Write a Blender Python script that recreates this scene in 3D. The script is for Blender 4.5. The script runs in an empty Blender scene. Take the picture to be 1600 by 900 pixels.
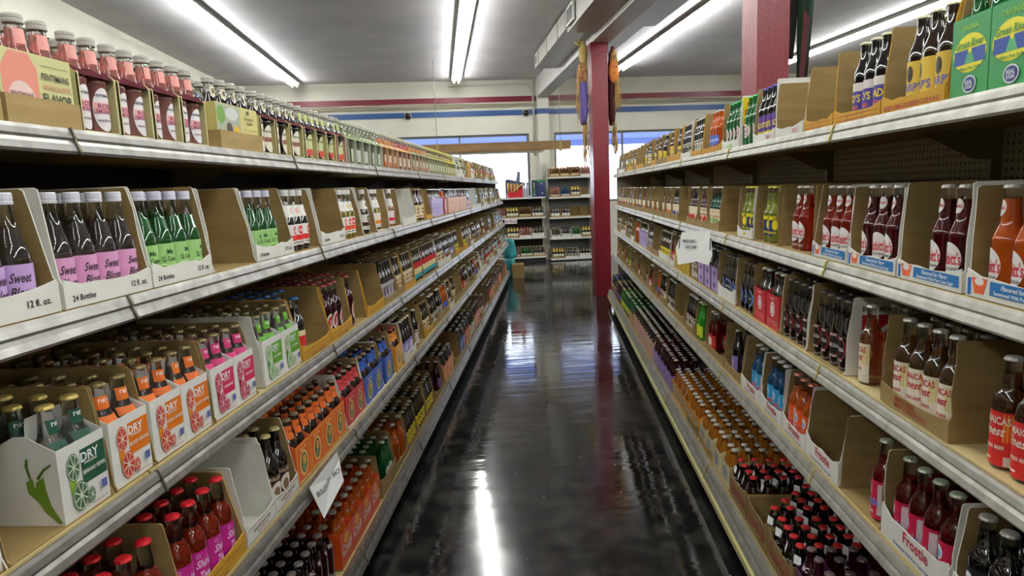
import bpy, math, random
from math import sin, cos, pi, radians
from mathutils import Matrix, Vector

random.seed(7)
SC = bpy.context.scene
COL = SC.collection
# ------------------------------------------------------------------ camera
cam_d = bpy.data.cameras.new('camera')
cam_d.sensor_width = 36.0
cam_d.lens = 36.0 * 1040 / 1600
cam_d.clip_start = 0.02
cam_d.clip_end = 200
cam = bpy.data.objects.new('camera', cam_d)
COL.objects.link(cam)
cam.matrix_world = Matrix(((0.99743584, 0.03008699, 0.06493464, 0.0),
                           (0.05979951, 0.14807498, -0.98716656, 0.0),
                           (-0.03931607, 0.98851837, 0.14589611, 1.66),
                           (0, 0, 0, 1)))
SC.camera = cam
# ------------------------------------------------------------------ colour management, world, sun
SC.view_settings.view_transform = 'Standard'
SC.view_settings.look = 'None'
SC.view_settings.exposure = 0.25
SC.view_settings.gamma = 1.0
SC.view_settings.use_curve_mapping = False
cy = SC.cycles
cy.max_bounces = 9
cy.diffuse_bounces = 4
cy.glossy_bounces = 4
cy.transmission_bounces = 8
cy.transparent_max_bounces = 8
cy.caustics_reflective = False
cy.caustics_refractive = False
cy.sample_clamp_indirect = 4.0
cy.use_denoising = True
TUBE = 38.0          # radiance of a fluorescent tube
SKY = 4.0
W = bpy.data.worlds.new('world')
SC.world = W
W.use_nodes = True
bgn = W.node_tree.nodes['Background']
bgn.inputs[0].default_value = (0.80, 0.88, 1.0, 1)
bgn.inputs[1].default_value = SKY
sun_d = bpy.data.lights.new('sun', 'SUN')
sun_d.energy = 2.5
sun_d.angle = 0.02
sun = bpy.data.objects.new('sun', sun_d)
sun.rotation_euler = (radians(38), 0, radians(200))
COL.objects.link(sun)

# ------------------------------------------------------------------ frames
PSI = radians(9.57)      # the building is turned against the aisle


def B(a, b, z=0.0):
    return (a * cos(PSI) - b * sin(PSI), a * sin(PSI) + b * cos(PSI), z)


WALL_B = 15.55
CEIL = 4.13
BEAM_Z = 3.72
END_L, END_R = 12.36, 9.47
# ------------------------------------------------------------------ materials
MATS = {}


def s2l(c):
    return tuple(((x / 12.92) if x <= 0.04045 else ((x + 0.055) / 1.055) ** 2.4) for x in c)


def hexc(h):
    return s2l(tuple(int(h[i:i + 2], 16) / 255 for i in (0, 2, 4)))


def mat(name, color, rough=0.5, metal=0.0, trans=0.0, ior=1.45, spec=0.5, emit=None, coat=0.0):
    if name in MATS:
        return MATS[name]
    m = bpy.data.materials.new(name)
    m.use_nodes = True
    p = m.node_tree.nodes['Principled BSDF']
    c = hexc(color) if isinstance(color, str) else color
    p.inputs['Base Color'].default_value = (*c, 1)
    p.inputs['Roughness'].default_value = rough
    p.inputs['Metallic'].default_value = metal
    p.inputs['IOR'].default_value = ior
    p.inputs['Transmission Weight'].default_value = trans
    p.inputs['Specular IOR Level'].default_value = spec
    p.inputs['Coat Weight'].default_value = coat
    if emit:
        p.inputs['Emission Color'].default_value = (*emit[0], 1)
        p.inputs['Emission Strength'].default_value = emit[1]
    MATS[name] = m
    return m


def noisy(name, c1, c2, scale=8.0, rough=0.6, metal=0.0, bump=0.0, stretch=(1, 1, 1), detail=4.0, spec=0.5, contrast=(0.35, 0.65), rough2=None):
    m = mat(name, c1, rough, metal, spec=spec)
    nt = m.node_tree
    p = nt.nodes['Principled BSDF']
    tc = nt.nodes.new('ShaderNodeTexCoord')
    mp = nt.nodes.new('ShaderNodeMapping')
    mp.inputs['Scale'].default_value = stretch
    n = nt.nodes.new('ShaderNodeTexNoise')
    n.inputs['Scale'].default_value = scale
    n.inputs['Detail'].default_value = detail
    r = nt.nodes.new('ShaderNodeValToRGB')
    r.color_ramp.elements[0].position = contrast[0]
    r.color_ramp.elements[1].position = contrast[1]
    a = hexc(c1) if isinstance(c1, str) else c1
    b = hexc(c2) if isinstance(c2, str) else c2
    r.color_ramp.elements[0].color = (*a, 1)
    r.color_ramp.elements[1].color = (*b, 1)
    L = nt.links.new
    L(tc.outputs['Object'], mp.inputs[0])
    L(mp.outputs[0], n.inputs['Vector'])
    L(n.outputs['Fac'], r.inputs[0])
    L(r.outputs[0], p.inputs['Base Color'])
    if rough2 is not None:
        mr = nt.nodes.new('ShaderNodeMapRange')
        mr.inputs['To Min'].default_value = rough
        mr.inputs['To Max'].default_value = rough2
        L(n.outputs['Fac'], mr.inputs['Value'])
        L(mr.outputs[0], p.inputs['Roughness'])
    if bump:
        bp = nt.nodes.new('ShaderNodeBump')
        bp.inputs['Strength'].default_value = bump
        bp.inputs['Distance'].default_value = 0.01
        L(n.outputs['Fac'], bp.inputs['Height'])
        L(bp.outputs[0], p.inputs['Normal'])
    return m


KRAFT = noisy('kraft_board', '927a4c', '846c40', 5, 0.8, stretch=(1, 1, 6), bump=0.05)
KRAFT2 = noisy('kraft_board_tan', 'ab9160', '9a8050', 5, 0.8, stretch=(1, 1, 6))
WHITEB = noisy('white_board', 'e4e2da', 'd2cfc6', 6, 0.7)
YELB = noisy('amber_board', 'c9992e', 'b98824', 6, 0.75)
DARKB = mat('dark_ink', '1c1a20', 0.6)
PAPER = mat('paper', 'f0f0ee', 0.8)


def ink(h):
    return mat('ink_' + h, h, 0.45)


METAL_L = noisy('rail_metal', 'b5b3b0', '85827c', 3.0, 0.25, metal=0.8, stretch=(6, 0.6, 6), contrast=(0.3, 0.75), rough2=0.5)
METAL_R = noisy('rail_painted', 'c2c0b8', '9c988c', 3.0, 0.3, metal=0.5, stretch=(6, 0.6, 6), contrast=(0.3, 0.75), rough2=0.5)
DECK = noisy('shelf_enamel', 'cdbb8a', 'b7a473', 3, 0.5)
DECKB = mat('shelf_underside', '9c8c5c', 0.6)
BROWNP = mat('back_panel_brown', '251c12', 0.7)
BRACK = mat('bracket_metal', '8a7e5c', 0.5, 0.2)
CLIP = mat('clip_metal', '7d7566', 0.4, 0.7)
CLIPY = mat('clip_yellow', 'b9ad62', 0.5)
FRAMEW = mat('frame_white', 'd9d8d4', 0.5)
REDP = noisy('red_enamel', '7c1e2a', '701824', 40, 0.28, bump=0.25, contrast=(0.3, 0.7))
GLASSCLR = mat('clear_glass', (0.96, 0.97, 0.96), 0.02, trans=1.0, ior=1.45, coat=0.4)
STRAW = noisy('straw', 'c9a868', 'a88448', 30, 0.8)

# ------------------------------------------------------------------ mesh building


class MB:
    def __init__(s):
        s.v, s.f, s.m, s.sm, s.mats = [], [], [], [], []

    def mi(s, m):
        if m not in s.mats:
            s.mats.append(m)
        return s.mats.index(m)

    def add(s, vs, fs, m, smooth=False):
        o = len(s.v)
        s.v += [tuple(x) for x in vs]
        k = s.mi(m)
        for f in fs:
            s.f.append(tuple(i + o for i in f))
            s.m.append(k)
            s.sm.append(smooth)

    def box(s, x0, x1, y0, y1, z0, z1, m):
        vs = [(x, y, z) for z in (z0, z1) for y in (y0, y1) for x in (x0, x1)]
        s.add(vs, [(0, 2, 3, 1), (4, 5, 7, 6), (0, 1, 5, 4), (2, 6, 7, 3), (0, 4, 6, 2), (1, 3, 7, 5)], m)

    def prism(s, pts, axis, lo, hi, m, m_lo=None, m_hi=None):
        """polygon pts (u,v) extruded along axis; axis x -> (y,z), y -> (x,z), z -> (x,y)"""
        n = len(pts)

        def P(u, v, t):
            return (t, u, v) if axis == 'x' else ((u, t, v) if axis == 'y' else (u, v, t))
        vs = [P(u, v, lo) for u, v in pts] + [P(u, v, hi) for u, v in pts]
        s.add(vs, [(i, (i + 1) % n, n + (i + 1) % n, n + i) for i in range(n)], m)
        s.add([P(u, v, lo) for u, v in pts], [tuple(range(n))[::-1]], m_lo or m)
        s.add([P(u, v, hi) for u, v in pts], [tuple(range(n))], m_hi or m)

    def lathe(s, prof, seg, mf, c=(0, 0), smooth=True):
        vs, fs, ms = [], [], []
        for r, z in prof:
            for k in range(seg):
                a = 2 * pi * k / seg
                vs.append((c[0] + r * cos(a), c[1] + r * sin(a), z))
        for i in range(len(prof) - 1):
            m = mf(0.5 * (prof[i][1] + prof[i + 1][1])) if callable(mf) else mf
            fs = [(i * seg + k, i * seg + (k + 1) % seg, (i + 1) * seg + (k + 1) % seg, (i + 1) * seg + k) for k in range(seg)]
            o = len(s.v) if i == 0 else o
            if i == 0:
                s.v += vs
            kk = s.mi(m)
            for f in fs:
                s.f.append(tuple(q + o for q in f))
                s.m.append(kk)
                s.sm.append(smooth)
        for i, rev in ((0, True), (len(prof) - 1, False)):
            if prof[i][0] > 1e-5:
                m = mf(prof[i][1]) if callable(mf) else mf
                f = [o + i * seg + k for k in range(seg)]
                s.f.append(tuple(f[::-1] if rev else f))
                s.m.append(s.mi(m))
                s.sm.append(False)

    def tube(s, pts, r, m, seg=6, smooth=True):
        n = len(pts)
        vs = []
        for i, p in enumerate(pts):
            a = Vector(pts[max(i - 1, 0)])
            b = Vector(pts[min(i + 1, n - 1)])
            t = (b - a).normalized()
            u = t.cross(Vector((0, 0, 1)))
            if u.length < 1e-3:
                u = t.cross(Vector((1, 0, 0)))
            u.normalize()
            w = t.cross(u)
            rr = r[i] if isinstance(r, (list, tuple)) else r
            for k in range(seg):
                q = 2 * pi * k / seg
                vs.append(Vector(p) + u * (rr * cos(q)) + w * (rr * sin(q)))
        fs = [(i * seg + k, i * seg + (k + 1) % seg, (i + 1) * seg + (k + 1) % seg, (i + 1) * seg + k) for i in range(n - 1) for k in range(seg)]
        fs += [tuple(range(seg))[::-1], tuple((n - 1) * seg + k for k in range(seg))]
        s.add(vs, fs, m, smooth)

    def prints(s, items, mp):
        """flat marks; mp(x, z, layer) -> point.  items: r / e / t / p"""
        for q, it in enumerate(items):
            k = it[0]
            lay = 1 + q * 0.6 if k != 't' else 2 + q * 0.6
            if k == 'r':
                _, x0, x1, z0, z1, m = it
                n = max(1, int(abs(x1 - x0) / 0.006))
                nz = max(1, int(abs(z1 - z0) / 0.02))
                vs = [mp(x0 + (x1 - x0) * i / n, z0 + (z1 - z0) * j / nz, lay) for j in range(nz + 1) for i in range(n + 1)]
                s.add(vs, [(j * (n + 1) + i, j * (n + 1) + i + 1, (j + 1) * (n + 1) + i + 1, (j + 1) * (n + 1) + i) for j in range(nz) for i in range(n)], m, True)
            elif k == 'e':
                _, xc, zc, rx, rz, m = it
                n = 12
                vs = []
                for i in range(n + 1):
                    u = -cos(pi * i / n)
                    h = math.sqrt(max(0, 1 - u * u)) * rz
                    vs += [mp(xc + u * rx, zc - h, lay), mp(xc + u * rx, zc + h, lay)]
                s.add(vs, [(2 * i, 2 * i + 2, 2 * i + 3, 2 * i + 1) for i in range(n)], m, True)
            elif k == 'g':       # ring
                _, xc, zc, rx, rz, w, m = it
                n = 24
                vs = []
                for i in range(n):
                    a = 2 * pi * i / n
                    vs += [mp(xc + rx * cos(a), zc + rz * sin(a), lay), mp(xc + rx * w * cos(a), zc + rz * w * sin(a), lay)]
                s.add(vs, [(2 * i, (2 * i + 2) % (2 * n), (2 * i + 3) % (2 * n), 2 * i + 1) for i in range(n)], m, True)
            elif k == 'p':       # polygon
                _, pts, m = it
                s.add([mp(x, z, lay) for x, z in pts], [tuple(range(len(pts)))], m)
            elif k == 't':
                _, st, xc, zc, h, m = it[:6]
                mw = it[6] if len(it) > 6 else None
                sh = it[7] if len(it) > 7 else 0.0
                vs, fs, w = text_geo(st)
                kx = h
                if mw and w * h > mw:
                    kx = mw / w
                s.add([mp(xc + x * kx + z * h * sh, zc + z * h, lay) for x, z in vs], fs, m)

    def mesh(s, name):
        me = bpy.data.meshes.new(name)
        me.from_pydata(s.v, [], s.f)
        for m in s.mats:
            me.materials.append(m)
        me.polygons.foreach_set('material_index', s.m)
        me.polygons.foreach_set('use_smooth', s.sm)
        me.update()
        return me


_TXT = {}


def text_geo(st):
    if st in _TXT:
        return _TXT[st]
    cu = bpy.data.curves.new('t', 'FONT')
    cu.body = st
    cu.size = 1.37
    cu.resolution_u = 2
    cu.offset = 0.028
    ob = bpy.data.objects.new('t', cu)
    me = ob.to_mesh()
    vs = [(v.co.x, v.co.y) for v in me.vertices]
    fs = [tuple(p.vertices) for p in me.polygons]
    ob.to_mesh_clear()
    bpy.data.objects.remove(ob)
    bpy.data.curves.remove(cu)
    x0, x1 = min(v[0] for v in vs), max(v[0] for v in vs)
    z1 = max(v[1] for v in vs)
    vs = [(x - (x0 + x1) / 2, z - z1 / 2) for x, z in vs]
    _TXT[st] = (vs, fs, x1 - x0)
    return _TXT[st]


def flat(y=0.0):
    """marks on a face that looks to -y"""
    return lambda x, z, lay: (x, y - 0.0004 * lay, z)


def obj(name, me, parent=None, loc=None, rz=0.0, mtx=None):
    o = bpy.data.objects.new(name, me)
    COL.objects.link(o)
    if parent is not None:
        o.parent = parent
    if mtx is not None:
        o.matrix_local = mtx
    elif loc is not None:
        o.location = loc
        o.rotation_euler = (0, 0, rz)
    return o


def tag(o, label, cat, group=None, kind=None):
    o['label'] = label
    if cat:
        o['category'] = cat
    if group:
        o['group'] = group
    if kind:
        o['kind'] = kind
    return o


def thing(name, label, cat, loc=(0, 0, 0), rz=0.0, group=None):
    o = bpy.data.objects.new(name, None)
    o.empty_display_size = 0.05
    COL.objects.link(o)
    o.location = loc
    o.rotation_euler = (0, 0, rz)
    return tag(o, label, cat, group)


def struct(name, mb, label, rz=PSI, loc=(0, 0, 0)):
    o = obj(name, mb.mesh(name), None, loc, rz)
    o['kind'] = 'structure'
    o['label'] = label
    o['category'] = name.split('_')[0]
    return o


ORD = ['', 'first', 'second', 'third', 'fourth', 'fifth', 'sixth', 'seventh', 'eighth', 'ninth', 'tenth', 'eleventh', 'twelfth',
       'thirteenth', 'fourteenth', 'fifteenth', 'sixteenth', 'seventeenth', 'eighteenth', 'nineteenth']
TENS = {20: 'twent', 30: 'thirt', 40: 'fort', 50: 'fift', 60: 'sixt'}


def nth(n):
    if n < 20:
        return ORD[n]
    t = TENS[n // 10 * 10]
    return t + 'ieth' if n % 10 == 0 else t + 'y-' + ORD[n % 10]


# ================================================================== ROOM
# floor
fm = mat('polished_floor', (0.012, 0.012, 0.013), 0.08, spec=1.0, coat=0.0)
nt = fm.node_tree
P_ = nt.nodes['Principled BSDF']
tc = nt.nodes.new('ShaderNodeTexCoord')


def nnoise(scale, st, det=3.0):
    mp = nt.nodes.new('ShaderNodeMapping')
    mp.inputs['Scale'].default_value = st
    n = nt.nodes.new('ShaderNodeTexNoise')
    n.inputs['Scale'].default_value = scale
    n.inputs['Detail'].default_value = det
    nt.links.new(tc.outputs['Object'], mp.inputs[0])
    nt.links.new(mp.outputs[0], n.inputs['Vector'])
    return n


n1 = nnoise(1.0, (0.8, 7.0, 1), 4.0)
n2 = nnoise(1.0, (2.2, 1.0, 1), 5.0)
n3 = nnoise(9.0, (1, 1, 1), 8.0)
bp = nt.nodes.new('ShaderNodeBump')
bp.inputs['Strength'].default_value = 0.26
bp.inputs['Distance'].default_value = 0.012
nt.links.new(n1.outputs['Fac'], bp.inputs['Height'])
nt.links.new(bp.outputs[0], P_.inputs['Normal'])
mr = nt.nodes.new('ShaderNodeMapRange')
mr.inputs['From Min'].default_value = 0.35
mr.inputs['From Max'].default_value = 0.7
mr.inputs['To Min'].default_value = 0.03
mr.inputs['To Max'].default_value = 0.2
nt.links.new(n2.outputs['Fac'], mr.inputs['Value'])
nt.links.new(mr.outputs[0], P_.inputs['Roughness'])
rp = nt.nodes.new('ShaderNodeValToRGB')
rp.color_ramp.elements[0].position = 0.45
rp.color_ramp.elements[0].color = (0.008, 0.008, 0.009, 1)
rp.color_ramp.elements[1].position = 0.75
rp.color_ramp.elements[1].color = (0.05, 0.047, 0.043, 1)
nt.links.new(n3.outputs['Fac'], rp.inputs[0])
vo = nt.nodes.new('ShaderNodeTexVoronoi')
vo.inputs['Scale'].default_value = 7.0
nt.links.new(tc.outputs['Object'], vo.inputs['Vector'])
lt = nt.nodes.new('ShaderNodeMath')
lt.operation = 'LESS_THAN'
lt.inputs[1].default_value = 0.035
nt.links.new(vo.outputs['Distance'], lt.inputs[0])
mx = nt.nodes.new('ShaderNodeMix')
mx.data_type = 'RGBA'
mx.inputs[7].default_value = (0.45, 0.45, 0.42, 1)
nt.links.new(lt.outputs[0], mx.inputs[0])
nt.links.new(rp.outputs[0], mx.inputs[6])
nt.links.new(mx.outputs[2], P_.inputs['Base Color'])

A0, A1, B0 = -7.5, 11.5, -6.0
fb = MB()
fb.box(A0, A1, B0, WALL_B, -0.1, 0, fm)
struct('floor', fb, 'glossy black polished floor running down the aisle')
ceilm = noisy('ceiling_plaster', 'ebe6e8', 'dedade', 1.2, 0.6, detail=6, bump=0.05, spec=0.3)
cb = MB()
cb.box(A0, A1, B0, WALL_B + 0.2, CEIL, CEIL + 0.1, ceilm)
struct('ceiling', cb, 'flat painted grey ceiling above the aisle')
wallm = noisy('wall_paint', 'e2ded0', 'dad6c8', 2, 0.6, spec=0.3)
redm = mat('stripe_red', '7a2436', 0.35)
bluem = mat('stripe_blue', '2c4f86', 0.35)
# back wall with openings
wb = MB()
WIN = [(-4.3, 2.12), (2.70, 7.6)]
WT, WB_ = 2.93, 1.3
T = 0.18
wb.box(A0, A1, WALL_B, WALL_B + T, WT, CEIL, wallm)
wb.box(A0, A1, WALL_B, WALL_B + T, 0, WB_, wallm)
for x0, x1 in ((A0, WIN[0][0]), (WIN[0][1], WIN[1][0]), (WIN[1][1], A1)):
    wb.box(x0, x1, WALL_B, WALL_B + T, WB_, WT, wallm)
struct('wall_back', wb, 'cream back wall with window openings behind the far shelving')
tb = MB()
tb.box(A0 + 0.1, A1 - 0.1, WALL_B - 0.012, WALL_B, 3.645, 3.765, redm)
struct('trim_1', tb, 'dark red band running along the back wall below the ceiling')
tb = MB()
tb.box(A0 + 0.1, A1 - 0.1, WALL_B - 0.012, WALL_B, 3.345, 3.465, bluem)
struct('trim_2', tb, 'blue band running along the back wall above the windows')
for nm, bx in (('wall_left', (A0 - 0.1, A0, B0, WALL_B)), ('wall_right', (A1, A1 + 0.1, B0, WALL_B)), ('wall_front', (A0, A1, B0 - 0.1, B0))):
    q = MB()
    q.box(*bx, 0, CEIL, wallm)
    struct(nm, q, 'cream painted side wall of the store')
# pilaster, beams
q = MB()
q.box(2.31, 2.57, WALL_B - 0.14, WALL_B, 0, BEAM_Z, wallm)
q.box(2.305, 2.575, WALL_B - 0.146, WALL_B, 3.345, 3.465, bluem)
struct('column_wall', q, 'white pilaster on the back wall between two windows')
beamm = noisy('beam_paint', 'dedad8', 'd4d0ce', 1.5, 0.5, spec=0.3)
q = MB()
q.box(2.30, 2.57, B0, WALL_B, BEAM_Z, CEIL, beamm)
struct('beam_centre', q, 'painted ceiling beam carried by the red columns')
q = MB()
q.box(-4.75, -4.42, B0, WALL_B, 3.62, CEIL, wallm)
struct('beam_side', q, 'cream painted ceiling beam above the shelving facing the pillars')
for i, (b0, bb) in enumerate(((9.85, 'far'), (4.70, 'near'))):
    q = MB()
    q.box(2.29, 2.53, b0, b0 + 0.24, 0, BEAM_Z, REDP)
    q.box(2.28, 2.54, b0 - 0.01, b0 + 0.25, 3.58, BEAM_Z, REDP)
    struct('column_%d' % (i + 1), q, 'dark red painted square column, the %s one of two' % ('far' if i == 0 else 'near'))
# windows
glz = mat('window_glass', (0.95, 0.97, 1.0), 0.0, trans=1.0, ior=1.01)
frm = mat('window_frame', '6f7378', 0.5, 0.2)
for i, (x0, x1) in enumerate(WIN):
    w = thing('window_%d' % (i + 1), 'wide shop window in the back wall, %s of the pilaster' % ('opposite side' if i else 'near side'), 'window', B(x0, WALL_B + 0.05, WB_), PSI)
    w['kind'] = 'structure'
    q = MB()
    wd, hh = x1 - x0, WT - WB_
    t = 0.05
    for bx in ((0, wd, 0, t), (0, wd, hh - t, hh), (0, t, t, hh - t), (wd - t, wd, t, hh - t)):
        q.box(bx[0], bx[1], 0, 0.08, bx[2], bx[3], frm)
    for k in range(1, int(wd / 1.6)):
        xx = wd * k / int(wd / 1.6)
        q.box(xx - 0.02, xx + 0.02, 0.01, 0.07, t, hh - t, frm)
    obj('window_frame', q.mesh('window_frame'), w)
    q = MB()
    q.box(t, wd - t, 0.035, 0.041, t, hh - t, glz)
    obj('window_pane', q.mesh('window_pane'), w)
# outside: pavement and blue awning
q = MB()
q.box(-14, 22, WALL_B + T, WALL_B + 24, -0.2, -0.1, noisy('pavement', 'b8b6b0', 'a6a49e', 2, 0.8))
struct('ground_outside', q, 'sunlit pavement outside the shop windows')
aw = mat('awning_blue', '8494c4', 0.6)
aw.node_tree.nodes['Principled BSDF'].inputs['Transmission Weight'].default_value = 0.0
ntw = aw.node_tree
tr = ntw.nodes.new('ShaderNodeBsdfTranslucent')
tr.inputs[0].default_value = (*hexc('a9b4d8'), 1)
ms = ntw.nodes.new('ShaderNodeMixShader')
ms.inputs[0].default_value = 0.6
ntw.links.new(ntw.nodes['Principled BSDF'].outputs[0], ms.inputs[1])
ntw.links.new(tr.outputs[0], ms.inputs[2])
ntw.links.new(ms.outputs[0], ntw.nodes['Material Output'].inputs[0])
awt = thing('awning', 'blue fabric awning outside the top of the shop windows', 'awning', B(0, WALL_B + T, 2.5), PSI)
q = MB()
q.prism([(0.02, 0.68), (0.02, 0.69), (1.1, 0.34), (1.1, 0.33)], 'x', -6.5, 10.5, aw)
obj('canopy', q.mesh('canopy'), awt)
q = MB()
q.box(-6.5, 10.5, 1.08, 1.1, 0.19, 0.335, aw)
obj('valance', q.mesh('valance'), awt)

# ------------------------------------------------------------------ fluorescent strips
tubem = mat('tube_glow', (0.9, 0.95, 1.0), 0.4, emit=((0.97, 1.0, 0.97), TUBE))
housem = mat('lamp_housing', 'd4d2cc', 0.45)
sockm = mat('lamp_socket', 'e8e8e4', 0.4)
FL = 2.42


def strip_meshes():
    h = MB()
    h.prism([(-0.105, 0), (-0.06, 0.055), (0.06, 0.055), (0.105, 0)], 'y', 0, FL, housem)
    h.box(-0.105, 0.105, 0, FL, -0.004, 0, housem)
    t = MB()
    t.tube([(0, 0.03, 0), (0, FL - 0.03, 0)], 0.019, tubem, 10)
    e = MB()
    e.prism([(-0.014, 0.0), (0.014, 0.0), (0.011, -0.07), (-0.011, -0.07)], 'y', 0, 0.012, sockm)
    return h.mesh('housing'), t.mesh('tube'), e.mesh('socket')


SM = strip_meshes()
rowname = {-2.95: 'first', 0.49: 'second', 3.87: 'third', 7.3: 'fourth'}
for a in (-2.95, 0.49, 3.87, 7.3):
    end = 15.1 if a < 3 else 14.0
    k = 0
    while end - FL * (k + 1) - 0.03 * k > B0 + 0.3:
        b0 = end - FL * (k + 1) - 0.03 * k
        r = thing('fluorescent_light', 'twin-tube fluorescent strip, %s from back wall in %s row from beam facing pillars' % (nth(k + 1), rowname[a]), 'ceiling light', B(a, b0, CEIL - 0.055), PSI, 'fluorescent strips on the ceiling')
        obj('housing', SM[0], r)
        for s_ in (-1, 1):
            obj('tube', SM[1], r, (s_ * 0.048, 0, -0.045))
            for yy in (0.012, FL - 0.024):
                obj('socket', SM[2], r, (s_ * 0.048, yy, 0))
        k += 1

# ------------------------------------------------------------------ ducts
ductm = mat('duct_paint', 'b3afaa', 0.45, 0.1)
slotm = mat('vent_slot', '1d1b18', 0.8)


def duct(name, label, secs, vents, side, collars):
    b_min = min(s_[2] for s_ in secs)
    r = thing(name, label, 'air duct', B(secs[0][0], b_min, secs[0][4]), PSI)
    ox, oy, oz = secs[0][0], b_min, secs[0][4]
    for (a0, a1, b0, b1, z0, z1) in secs:
        q = MB()
        q.box(a0 - ox, a1 - ox, b0 - oy, b1 - oy, z0 - oz, z1 - oz, ductm)
        obj('duct_section', q.mesh('duct_section'), r)
    for b in collars:
        q = MB()
        a0, a1, z0, z1 = secs[0][0], secs[0][1], secs[0][4], secs[0][5]
        xx = a0 if side < 0 else a1
        q.box(xx - ox - 0.012, xx - ox + 0.012, b - oy, b - oy + 0.03, z0 - oz - 0.006, z1 - oz, ductm)
        obj('collar', q.mesh('collar'), r)
    for (b0, b1, z0, z1) in vents:
        a0, a1 = secs[0][0], secs[0][1]
        xx = (a0 if side < 0 else a1) - ox
        v = MB()
        v.box(xx - 0.015, xx + 0.015, b0 - oy, b1 - oy, z0 - oz, z1 - oz, FRAMEW)
        vo_ = obj('vent', v.mesh('vent'), r)
        g = MB()
        n = 9
        for c in range(2):
            for k in range(n):
                y0 = b0 - oy + 0.03 + (b1 - b0 - 0.05) * c / 2
                zz = z0 - oz + 0.03 + (z1 - z0 - 0.06) * k / n
                g.box(xx + side * 0.0155 - 0.002, xx + side * 0.0155 + 0.002, y0, y0 + (b1 - b0 - 0.09) / 2, zz, zz + (z1 - z0 - 0.06) / n * 0.6, slotm)
        obj('grille', g.mesh('grille'), vo_)


duct('air_duct', 'long grey rectangular air duct with two side vents, window side of the beam', [(1.87, 2.295, 9.6, 12.6, 3.85, 4.10), (1.90, 2.295, -4.0, 9.6, 3.80, 4.12)],
     [(12.25, 12.5, 3.87, 4.06), (9.0, 9.45, 3.84, 4.08)], -1, (10.2, 11.2, 12.1))
duct('air_duct', 'grey rectangular air duct stepped in width, pillar row side of the beam', [(2.575, 2.98, 9.5, 11.6, 3.86, 4.10), (2.575, 3.13, -4.0, 9.5, 3.85, 4.12)],
     [], 1, (10.5,))

# conduits, cables, domes, pendant rod
pip = mat('conduit_paint', 'cfcbc0', 0.5)
cabm = mat('cable_cream', 'bdb59c', 0.6)
r = thing('cable_bundle', 'sagging bundle of cream cables between the red and blue wall bands', 'cable', B(0, WALL_B - 0.03, 3.55), PSI)
for k in range(9):
    q = MB()
    pts = []
    for i in range(49):
        a = -7.2 + 18.2 * i / 48
        zz = 0.05 + 0.012 * (k % 3) - 0.014 * (k // 3) + 0.025 * sin(a * 1.1 + k * 0.9) - 0.03 * abs(sin(a * 0.55 + 0.3 * k))
        pts.append((a, -0.01 * (k % 3), zz))
    q.tube(pts, 0.006, cabm, 5)
    obj('cable', q.mesh('cable'), r)
q = MB()
q.tube([(0, 0, 0), (0, 0, 1.25), (-0.01, 0, 1.5), (-0.12, 0, 1.6), (-0.3, 0, 1.63), (-1.9, 0, 1.58)], 0.011, pip, 6)
q.tube([(0.03, 0, 0), (0.03, 0, 1.68)], 0.014, pip, 6)
tag(obj('conduit', q.mesh('conduit'), None, B(2.22, WALL_B - 0.02, 2.42), PSI), 'cream conduit pipes climbing the back wall beside the pilaster', 'pipe')
domeb = mat('dome_tinted', '15110e', 0.08)
for a, wh in ((-0.62, 'farther from the pilaster'), (2.06, 'close beside the pilaster')):
    r = thing('security_camera', 'dark dome security camera on the blue band, ' + wh, 'security camera', B(a, WALL_B - 0.012, 3.385), PSI, 'dome cameras on the back wall')
    q = MB()
    q.tube([(0, 0, 0), (0, -0.03, 0)], 0.085, mat('dome_ring', 'a9a59c', 0.4), 20)
    obj('mount', q.mesh('mount'), r)
    q = MB()
    vs = []
    for i in range(7):
        th = pi / 2 * i / 6
        q2 = 0.07 * cos(th)
        for k in range(16):
            vs.append((q2 * cos(2 * pi * k / 16), -0.03 - 0.065 * sin(th), q2 * sin(2 * pi * k / 16)))
    q.add(vs, [(i * 16 + k, i * 16 + (k + 1) % 16, (i + 1) * 16 + (k + 1) % 16, (i + 1) * 16 + k) for i in range(6) for k in range(16)], domeb, True)
    obj('dome', q.mesh('dome'), r)
    q = MB()
    q.tube([(-0.06, -0.01, 0.05), (-0.14, -0.01, 0.15), (-0.2, -0.01, 0.24)], 0.006, mat('cable_white', 'e6e4de', 0.5), 5)
    obj('cable', q.mesh('cable'), r)

# hanging wooden board with wires
r = thing('hanging_board', 'long brown wooden board hung on wires in front of the windows', 'hanging board', B(-0.3, 13.0, 2.40), PSI)
q = MB()
q.box(0, 2.88, 0, 0.03, 0, 0.17, noisy('board_wood', '8a6b42', '6f5433', 3, 0.6, stretch=(0.5, 1, 6)))
obj('board', q.mesh('board'), r)
q = MB()
q.box(0.1, 2.35, 0.03, 0.33, -0.03, -0.005, mat('board_tray', 'c9c2b0', 0.5))
q.box(0.1, 2.35, 0.03, 0.05, -0.005, 0.1, mat('board_tray', 'c9c2b0', 0.5))
obj('tray', q.mesh('tray'), r)
for x in (0.3, 2.68):
    q = MB()
    q.tube([(x, 0.015, 0.1), (x, 0.015, CEIL - 2.40)], 0.005, mat('wire', '77746c', 0.4, 0.5), 5)
    obj('wire', q.mesh('wire'), r)
    q = MB()
    q.box(x - 0.03, x + 0.03, -0.004, 0.034, -0.025, 0.178, mat('strap', '8d7a4b', 0.6))
    obj('strap', q.mesh('strap'), r)

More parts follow.
